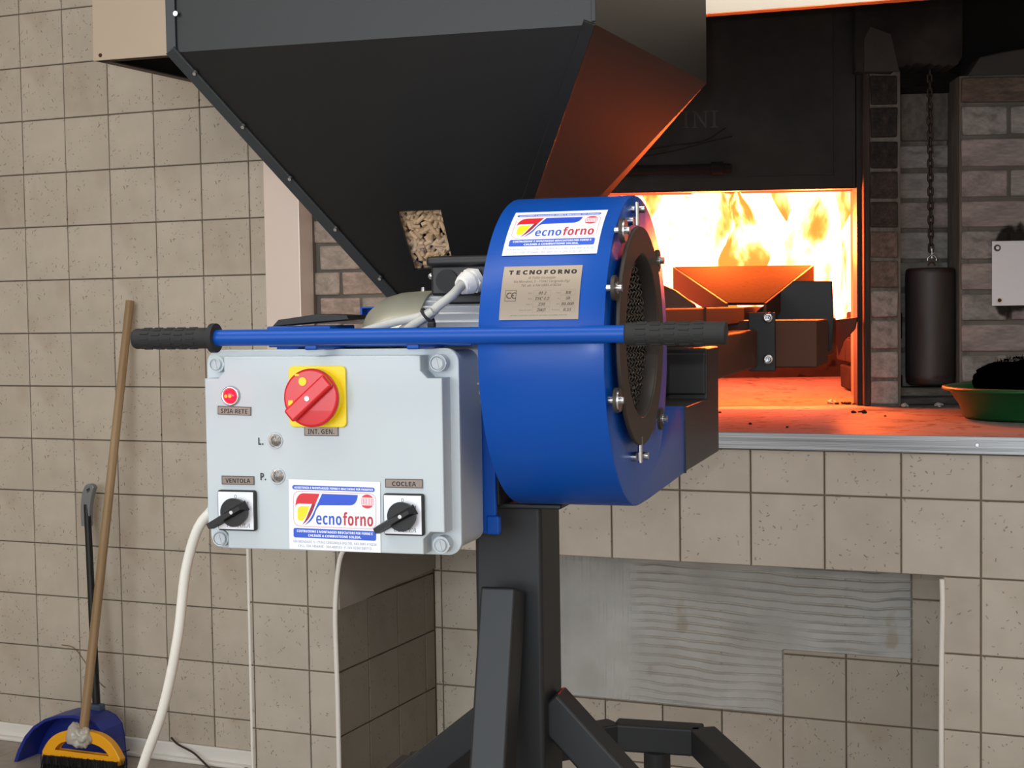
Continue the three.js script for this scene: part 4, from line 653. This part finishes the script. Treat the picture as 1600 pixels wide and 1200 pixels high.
  const pl = new THREE.PointLight(new THREE.Color(1, 0.06, 0.08), 0.0006, 0, 2); pl.position.set(-0.1245, 1.0885, 0.02); burner.add(pl);
  // clear indicator caps
  for (const [x, y] of [[-0.0705, 1.0375], [-0.0685, 0.997]]) { part('indicator_cap', merge([new THREE.LatheGeometry([[0, 0.0052], [0.0035, 0.005], [0.0066, 0.0034], [0.0082, 0.0014], [0.0088, 0]].map((p) => new THREE.Vector2(...p)), 24).rotateX(Math.PI / 2).translate(x, y, 0.0002)]), phys({ color: 0xffffff, roughness: 0.05, transmission: 0.95, thickness: 0.002, ior: 1.4 }), cb); part('indicator_ring', new THREE.TorusGeometry(0.0088, 0.0008, 6, 28).translate(x, y, 0.0004), M.greyPlasticDark, cb); part('indicator_core', merge([cylZ(0.0075, 0.0075, 0.0001, 0.0008, x, y, 20), ...Array.from({ length: 7 }, (_, k) => box(0.0008, 0.005, 0.0012).translate(0, 0.0042, 0.0012).rotateZ(k * 0.9).translate(x, y, 0))]), std({ color: 0x6e665c, metalness: 0.6, roughness: 0.3 }), cb); }
  // cam switches
  const camPlate = (hand) => std({ map: canvasTex(256, 256, (x, w, h) => { x.fillStyle = '#e6eaf1'; x.fillRect(0, 0, w, h); x.fillStyle = '#33353c'; x.font = '34px sans-serif'; x.textAlign = 'center'; x.fillText('0', 128, 44); x.fillText('1', 216, 92); x.font = 'italic 40px serif'; x.fillStyle = '#50525c'; x.fillText(hand, 140, 242, 180); }), roughness: 0.3, metalness: 0.15 });
  for (const [x0, y0, hand] of [[-0.142, 0.934, 'VENTOLA'], [0.0615, 0.934, 'COCLEA']]) {
    const w = 0.0475, h = 0.0465, cx = x0 + w / 2, cy = y0 + h / 2;
    part('selector_frame', ext(rr(x0, x0 + w, y0, y0 + h, 0.003), 0.0002, 0.0062, 0.0012), M.blackPlastic, cb);
    part('selector_plate', new THREE.PlaneGeometry(w - 0.0035, h - 0.0035).translate(cx - 0.0005, cy, 0.0066), camPlate(hand), cb);
    const lever = hull([[-0.033, -0.0045, 0], [0.018, -0.006, 0], [0.018, 0.006, 0], [-0.033, 0.0045, 0]], [[-0.032, -0.003, 0.014], [0.014, -0.002, 0.014], [0.014, 0.002, 0.014], [-0.032, 0.003, 0.014]]).rotateZ(0.5).translate(cx + 0.001, cy - 0.001, 0.012);
    part('selector_knob', merge([cylZ(0.0165, 0.0148, 0.0066, 0.016, cx + 0.001, cy - 0.001, 36), lever]), M.blackPlastic, cb);
    part('selector_screw', cylZ(0.0022, 0.0022, 0.0255, 0.0268, cx + 0.0035, cy + 0.0005, 10), M.zinc, cb);
  }
  // engraved bands, letters, sticker
  const band = (t, x0, x1, y0, y1, rz = 0, z = 0.0008) => { const g = new THREE.BoxGeometry(x1 - x0, y1 - y0, 0.0008), u = g.attributes.uv; return part('label_band', g, bandMat(t), cb, [(x0 + x1) / 2, (y0 + y1) / 2, z], [0, 0, rz]); };
  band('SPIA RETE', -0.1415, -0.0995, 1.0665, 1.0765, -0.03); band('INT. GEN.', -0.034, 0.0075, 1.0435, 1.0545); band('VENTOLA', -0.1385, -0.0975, 0.9865, 0.9965); band('COCLEA', 0.0625, 0.107, 0.9865, 0.9965);
  part('printed_letter', new THREE.PlaneGeometry(0.010, 0.012).translate(-0.0885, 1.037, 0.0007), printMat('L.'), cb); part('printed_letter', new THREE.PlaneGeometry(0.010, 0.012).translate(-0.0865, 0.9965, 0.0007), printMat('P.'), cb);
  part('company_sticker', new THREE.PlaneGeometry(0.111, 0.0795).rotateZ(-0.012).translate(0.0005, 0.9535, 0.0008), stickerMat, cb);
}
// ---------------------------------------------------------------- white power cable
{
  const w = (x, y, z) => { const o = new THREE.Object3D(); o.position.set(...MO.p); o.rotation.y = MO.r; o.updateMatrixWorld(); const p = o.localToWorld(V(x, y, z)); return [p.x, p.y, p.z]; };
  const c = [w(-0.184, 0.949, -0.065), w(-0.2, 0.93, -0.06), w(-0.219, 0.88, -0.06), w(-0.234, 0.79, -0.06), w(-0.262, 0.7, -0.07), w(-0.31, 0.6, -0.09), w(-0.36, 0.4, -0.1), w(-0.42, 0.15, -0.1), w(-0.5, 0.0, -0.05), w(-0.6, -0.036, 0.05), w(-0.9, -0.037, 0.3)];
  tag(mesh('power_cable', tube(c, 0.0062, 160, 12), M.cable), 'thick white power cable hanging from the control box down to the floor', 'cable');
}
// ---------------------------------------------------------------- broom, dustpan
{
  const bs = tag(grp('broom'), 'wooden handled broom with yellow head and black bristles leaning on the tiles', 'broom');
  const top = V(-2.617, 1.221, -0.40), bot = V(-2.656, 0.062, -0.2);
  const ax = top.clone().sub(bot), L = ax.length();
  const h = mesh('handle', new THREE.CylinderGeometry(0.0115, 0.0125, L, 20).translate(0, L / 2, 0), std({ map: tex(64, 512, (u, v) => { const k = n1(u * 16, v * 4, 16, 4) * 26 + fbm(n2, u, v, 6, 4) * 40; return [126 + k, 98 + k, 62 + k]; }), roughness: 0.6 }), bs); h.position.copy(bot); h.quaternion.setFromUnitVectors(V(0, 1, 0), ax.normalize());
  const hd = grp('broom_head', bs, [-2.655, 0.01, -0.2], 0.1); hd.rotation.x = -0.12; hd.scale.setScalar(0.92);
  const s = new THREE.Shape(); s.moveTo(-0.128, 0.006); s.bezierCurveTo(-0.12, 0.02, -0.105, 0.07, -0.02, 0.072); s.lineTo(0.02, 0.072); s.bezierCurveTo(0.085, 0.07, 0.11, 0.03, 0.126, 0.004); s.lineTo(0.122, -0.012); s.lineTo(-0.128, -0.006);
  const ho = new THREE.Path(); ho.moveTo(-0.088, 0.014); ho.bezierCurveTo(-0.075, 0.042, -0.04, 0.046, 0, 0.044); ho.bezierCurveTo(0.05, 0.044, 0.08, 0.03, 0.092, 0.010); ho.lineTo(-0.088, 0.014); s.holes.push(ho);
  mesh('bridge', new THREE.ExtrudeGeometry(s, { depth: 0.022, bevelEnabled: true, bevelSize: 0.003, bevelThickness: 0.004, bevelSegments: 3, curveSegments: 14 }).translate(0, 0, -0.011), phys({ color: 0xf0a80c, roughness: 0.35 }), hd);
  const r = rng(91), bb = []; for (let k = 0; k < 700; k++) { const x = -0.12 + 0.24 * r(), z = -0.02 + 0.04 * r(), g = new THREE.CylinderGeometry(0.0007, 0.0012, 0.07, 3, 1, true).rotateX((r() - 0.5) * 0.5 + z * 6).rotateZ((r() - 0.5) * 0.2 + x * 0.9).translate(x + x * 0.1, -0.036, z * 1.4); bb.push(g); }
  const br = mesh('bristles', merge([...bb, RB(-0.124, 0.122, -0.03, -0.004, -0.02, 0.02, 0.004)]), std({ color: 0x1d1b1c, roughness: 0.8 }), hd); br.userData.kind = 'stuff';
  // crumpled clear tape that holds the handle
  const tp = new THREE.SphereGeometry(0.034, 22, 16), p = tp.attributes.position; for (let i = 0; i < p.count; i++) { const v = V(p.getX(i), p.getY(i), p.getZ(i)), q = 1 + 1.3 * (fbm(n3, (v.x / 0.034 + 2) * 0.12, (v.y / 0.034 + v.z / 0.034 + 3) * 0.12, 16, 3) - 0.5); p.setXYZ(i, v.x * q * 1.05, v.y * q * 0.85, v.z * q * 0.7); } tp.computeVertexNormals();
  tag(mesh('tape_wrap', tp, phys({ color: 0xb6b0a4, roughness: 0.3, clearcoat: 0.5 }), bs, [-2.66, 0.066, -0.192]), 'crumpled clear tape');
  const dp = tag(grp('dustpan', scene, [-2.725, 0, -0.31]), 'dark blue long handled dustpan standing behind the broom', 'dustpan');
  // pan: standing shell, open to the front, with a rounded back
  const o = [[-0.205, -0.045], [-0.19, -0.01], [-0.165, 0.03], [-0.135, 0.06], [-0.095, 0.084], [-0.05, 0.098], [0, 0.104], [0.05, 0.1], [0.078, 0.09], [0.098, 0.07], [0.105, 0.04], [0.108, 0.0], [0.112, -0.045]];
  const blueP = phys({ color: 0x1c2f8a, roughness: 0.4 });
  const inner = o.map(([x, y]) => [x * 0.94 - 0.004, y - 0.008]);
  mesh('pan', merge([poly(o, 0.005).translate(0, 0, -0.02), poly([...o, ...inner.slice().reverse()], 0.085, 0.001).translate(0, 0, -0.018)]), blueP, dp);
  mesh('socket', merge([RB(-0.002, 0.036, 0.088, 0.116, -0.03, 0.0, 0.005)]), std({ color: 0x4a5872, roughness: 0.5 }), dp);
  const hb = V(0.014, 0.1, -0.018), ht = V(-0.033, 0.66, -0.06), ha = ht.clone().sub(hb), hl = ha.length();
  const hdl = mesh('handle', new THREE.CylinderGeometry(0.0095, 0.011, hl, 18).translate(0, hl / 2, 0), M.blackPlastic, dp); hdl.position.copy(hb); hdl.quaternion.setFromUnitVectors(V(0, 1, 0), ha.normalize());
  const hs = new THREE.Shape(); hs.moveTo(-0.012, 0); hs.bezierCurveTo(-0.014, 0.05, -0.012, 0.085, 0.004, 0.108); hs.bezierCurveTo(0.012, 0.118, 0.03, 0.115, 0.031, 0.105); hs.bezierCurveTo(0.02, 0.08, 0.012, 0.05, 0.012, 0); const hh = new THREE.Path(); hh.moveTo(0.008, 0.1); hh.lineTo(0.02, 0.106); hh.lineTo(0.021, 0.098); hh.lineTo(0.012, 0.09); hs.holes.push(hh);
  tag(mesh('hanging_grip', new THREE.ExtrudeGeometry(hs, { depth: 0.012, bevelEnabled: true, bevelSize: 0.002, bevelThickness: 0.003, bevelSegments: 2 }).translate(-0.036, 0.602, -0.067), std({ color: 0x84878a, roughness: 0.35, metalness: 0.2 }), dp), 'grey plastic hook end');
}
// ---------------------------------------------------------------- basin with black scouring cloth, debris
{
  const bx = -0.262, bz = -0.53, g = tag(grp('basin', scene, [bx, SY + 0.0005, bz]), 'dark green round plastic basin on the stone shelf beside the oven', 'basin');
  const pr = [[0, 0.003], [0.165, 0.003], [0.17, 0.006], [0.178, 0.03], [0.2, 0.062], [0.212, 0.066], [0.214, 0.07], [0.206, 0.072], [0.196, 0.067], [0.172, 0.032], [0.164, 0.0095], [0, 0.009]].map((p) => new THREE.Vector2(...p));
  pr[0].y = 0; pr[1].y = 0;
  mesh('bowl', new THREE.LatheGeometry(pr, 72), phys({ color: 0x0d4a1f, roughness: 0.42 }), g);
  mesh('rim', new THREE.TorusGeometry(0.211, 0.004, 10, 72).rotateX(Math.PI / 2).translate(0, 0.0665, 0), phys({ color: 0x0f5023, roughness: 0.38 }), g);
  // scouring cloth: crumpled lump with loose fibres
  const r = rng(5150), cl = [], blob = new THREE.SphereGeometry(1, 48, 32), p = blob.attributes.position;
  for (let i = 0; i < p.count; i++) { const v = V(p.getX(i), p.getY(i), p.getZ(i)), q = 0.86 + 0.42 * fbm(n3, (v.x + 1.2) * 0.4, (v.y * 0.6 + v.z + 1.2) * 0.4, 8, 4); p.setXYZ(i, v.x * q * 0.145, Math.max(-0.02, v.y * q * 0.052 + 0.008 * Math.sin(v.x * 4)), v.z * q * 0.075); } blob.computeVertexNormals(); cl.push(blob);
  for (let k = 0; k < 1500; k++) { const a = r() * 6.283, b = Math.acos(r() * 1.1 - 0.1), x = Math.cos(a) * Math.sin(b), z = Math.sin(a) * Math.sin(b), y = Math.cos(b); cl.push(new THREE.CylinderGeometry(0.0004, 0.0008, 0.012, 3, 1, true).rotateX((r() - 0.5) * 3).rotateZ((r() - 0.5) * 3).translate(x * 0.148, y * 0.053 + 0.004, z * 0.077)); }
  tag(mesh('scouring_cloth', merge(cl), phys({ color: 0x020203, roughness: 1, specularIntensity: 0 }), scene, [bx + 0.0, SY + 0.08, bz - 0.03], [0, 0.2, 0]), 'fuzzy black scouring cloth lying in the green basin', 'cloth');
  const chunk = (s, seed) => { const q = new THREE.IcosahedronGeometry(s, 1), pp = q.attributes.position, m = {}; const rr = rng(seed); for (let i = 0; i < pp.count; i++) { const k = [pp.getX(i), pp.getY(i), pp.getZ(i)].map((v) => v.toFixed(4)).join(); m[k] ??= 0.6 + 0.7 * rr(); pp.setXYZ(i, pp.getX(i) * m[k], pp.getY(i) * m[k] * 0.6, pp.getZ(i) * m[k]); } q.computeVertexNormals(); return q; };
  const coal = std({ color: 0x17130f, roughness: 0.95 }), ash = std({ color: 0xb9b6b0, roughness: 0.95 });
  const gr = 'crumbs of charcoal scattered on the stone shelf';
  const spots = [[-0.69, -0.6, 0.006, 'dark charcoal crumb on the shelf in front of the brick pier'], [-0.664, -0.592, 0.0075, 'biggest charcoal lump on the open shelf before the brick pier'], [-0.79, -0.9, 0.006, 'charcoal crumb touching the round pale ash lump'], [-0.775, -0.912, 0.007, 'charcoal crumb in the short row between ash lump and pier'], [-0.76, -0.9, 0.008, 'largest charcoal lump of the row left of the pier foot'], [-0.745, -0.895, 0.005, 'charcoal crumb against the left corner of the pier foot'], [-0.839, -0.21, 0.0035, 'black speck of charcoal near the steel shelf edge by the dark duct'], [-0.742, -0.142, 0.003, 'lone black charcoal speck closest to the steel shelf edge'], [-1.0, -0.545, 0.0035, 'black charcoal speck right beside the dark outlet duct'], [-0.96, -0.3, 0.003, 'tiny charcoal speck on the glowing shelf above the duct corner'], [-0.68, -0.62, 0.004, 'small charcoal bit between the two lumps before the pier'], [-0.6, -0.5, 0.003, 'tiny charcoal speck on the shelf in front of the counterweight']];
  spots.forEach(([x, z, s, says], k) => tag(mesh('charcoal_crumb', chunk(s, 40 + k), coal, scene, [x, SY + s * 0.42, z]), says, 'charcoal', gr));
  tag(mesh('ash_flake', chunk(0.0105, 81), ash, scene, [-0.808, SY + 0.005, -0.915]), 'round pale ash lump left of the pier in the firelight', 'ash');
  tag(mesh('ash_flake', chunk(0.009, 82), ash, scene, [-0.607, SY + 0.0045, -0.83]), 'pale grey ash flake below the counterweight slot', 'ash');
  tag(mesh('ash_flake', chunk(0.010, 83), ash, scene, [-0.528, SY + 0.005, -0.85]), 'pale grey ash flake beside the green basin', 'ash');
  const w = std({ color: 0x3a2f28, roughness: 0.9 });
  tag(mesh('twig', tube([[-2.52, 0.02, -0.402], [-2.5, 0.006, -0.4], [-2.44, -0.012, -0.392], [-2.4, -0.03, -0.38], [-2.34, -0.041, -0.34], [-2.28, -0.042, -0.28]], 0.0028, 50, 6), w), 'thin dark twig leaning over the white skirting', 'twig');
  const lf = []; const r2 = rng(66); for (let k = 0; k < 9; k++) { const g2 = new THREE.SphereGeometry(0.016, 7, 5).scale(1, 0.3 + 0.5 * r2(), 0.5).rotateX(r2() * 3).rotateY(r2() * 6).translate(-2.24 + (r2() - 0.5) * 0.07, -0.032 + r2() * 0.02, -0.3 + (r2() - 0.5) * 0.06); lf.push(g2); }
  tag(mesh('dry_leaf_clump', merge(lf), w), 'dark crumpled dry leaves on the floor by the white corner strip', 'leaves');
  tag(mesh('wire_scrap', tube([[-2.6, -0.04, -0.25], [-2.605, -0.02, -0.255], [-2.595, 0.0, -0.26], [-2.575, 0.012, -0.262], [-2.555, 0.02, -0.265]], 0.0016, 24, 6), std({ color: 0x222222, roughness: 0.6 })), 'short curved black wire on the floor beside the dustpan', 'wire');
  tag(mesh('loose_thread', tube([[-2.905, 0.245, -0.422], [-2.86, 0.24, -0.42], [-2.82, 0.2, -0.42], [-2.77, 0.145, -0.42], [-2.755, 0.135, -0.42]], 0.0012, 30, 5), std({ color: 0x8a6a48, roughness: 0.9 })), 'thin brown thread clinging to the tiles behind the broom', 'thread');
}
renderer.render(scene, camera);
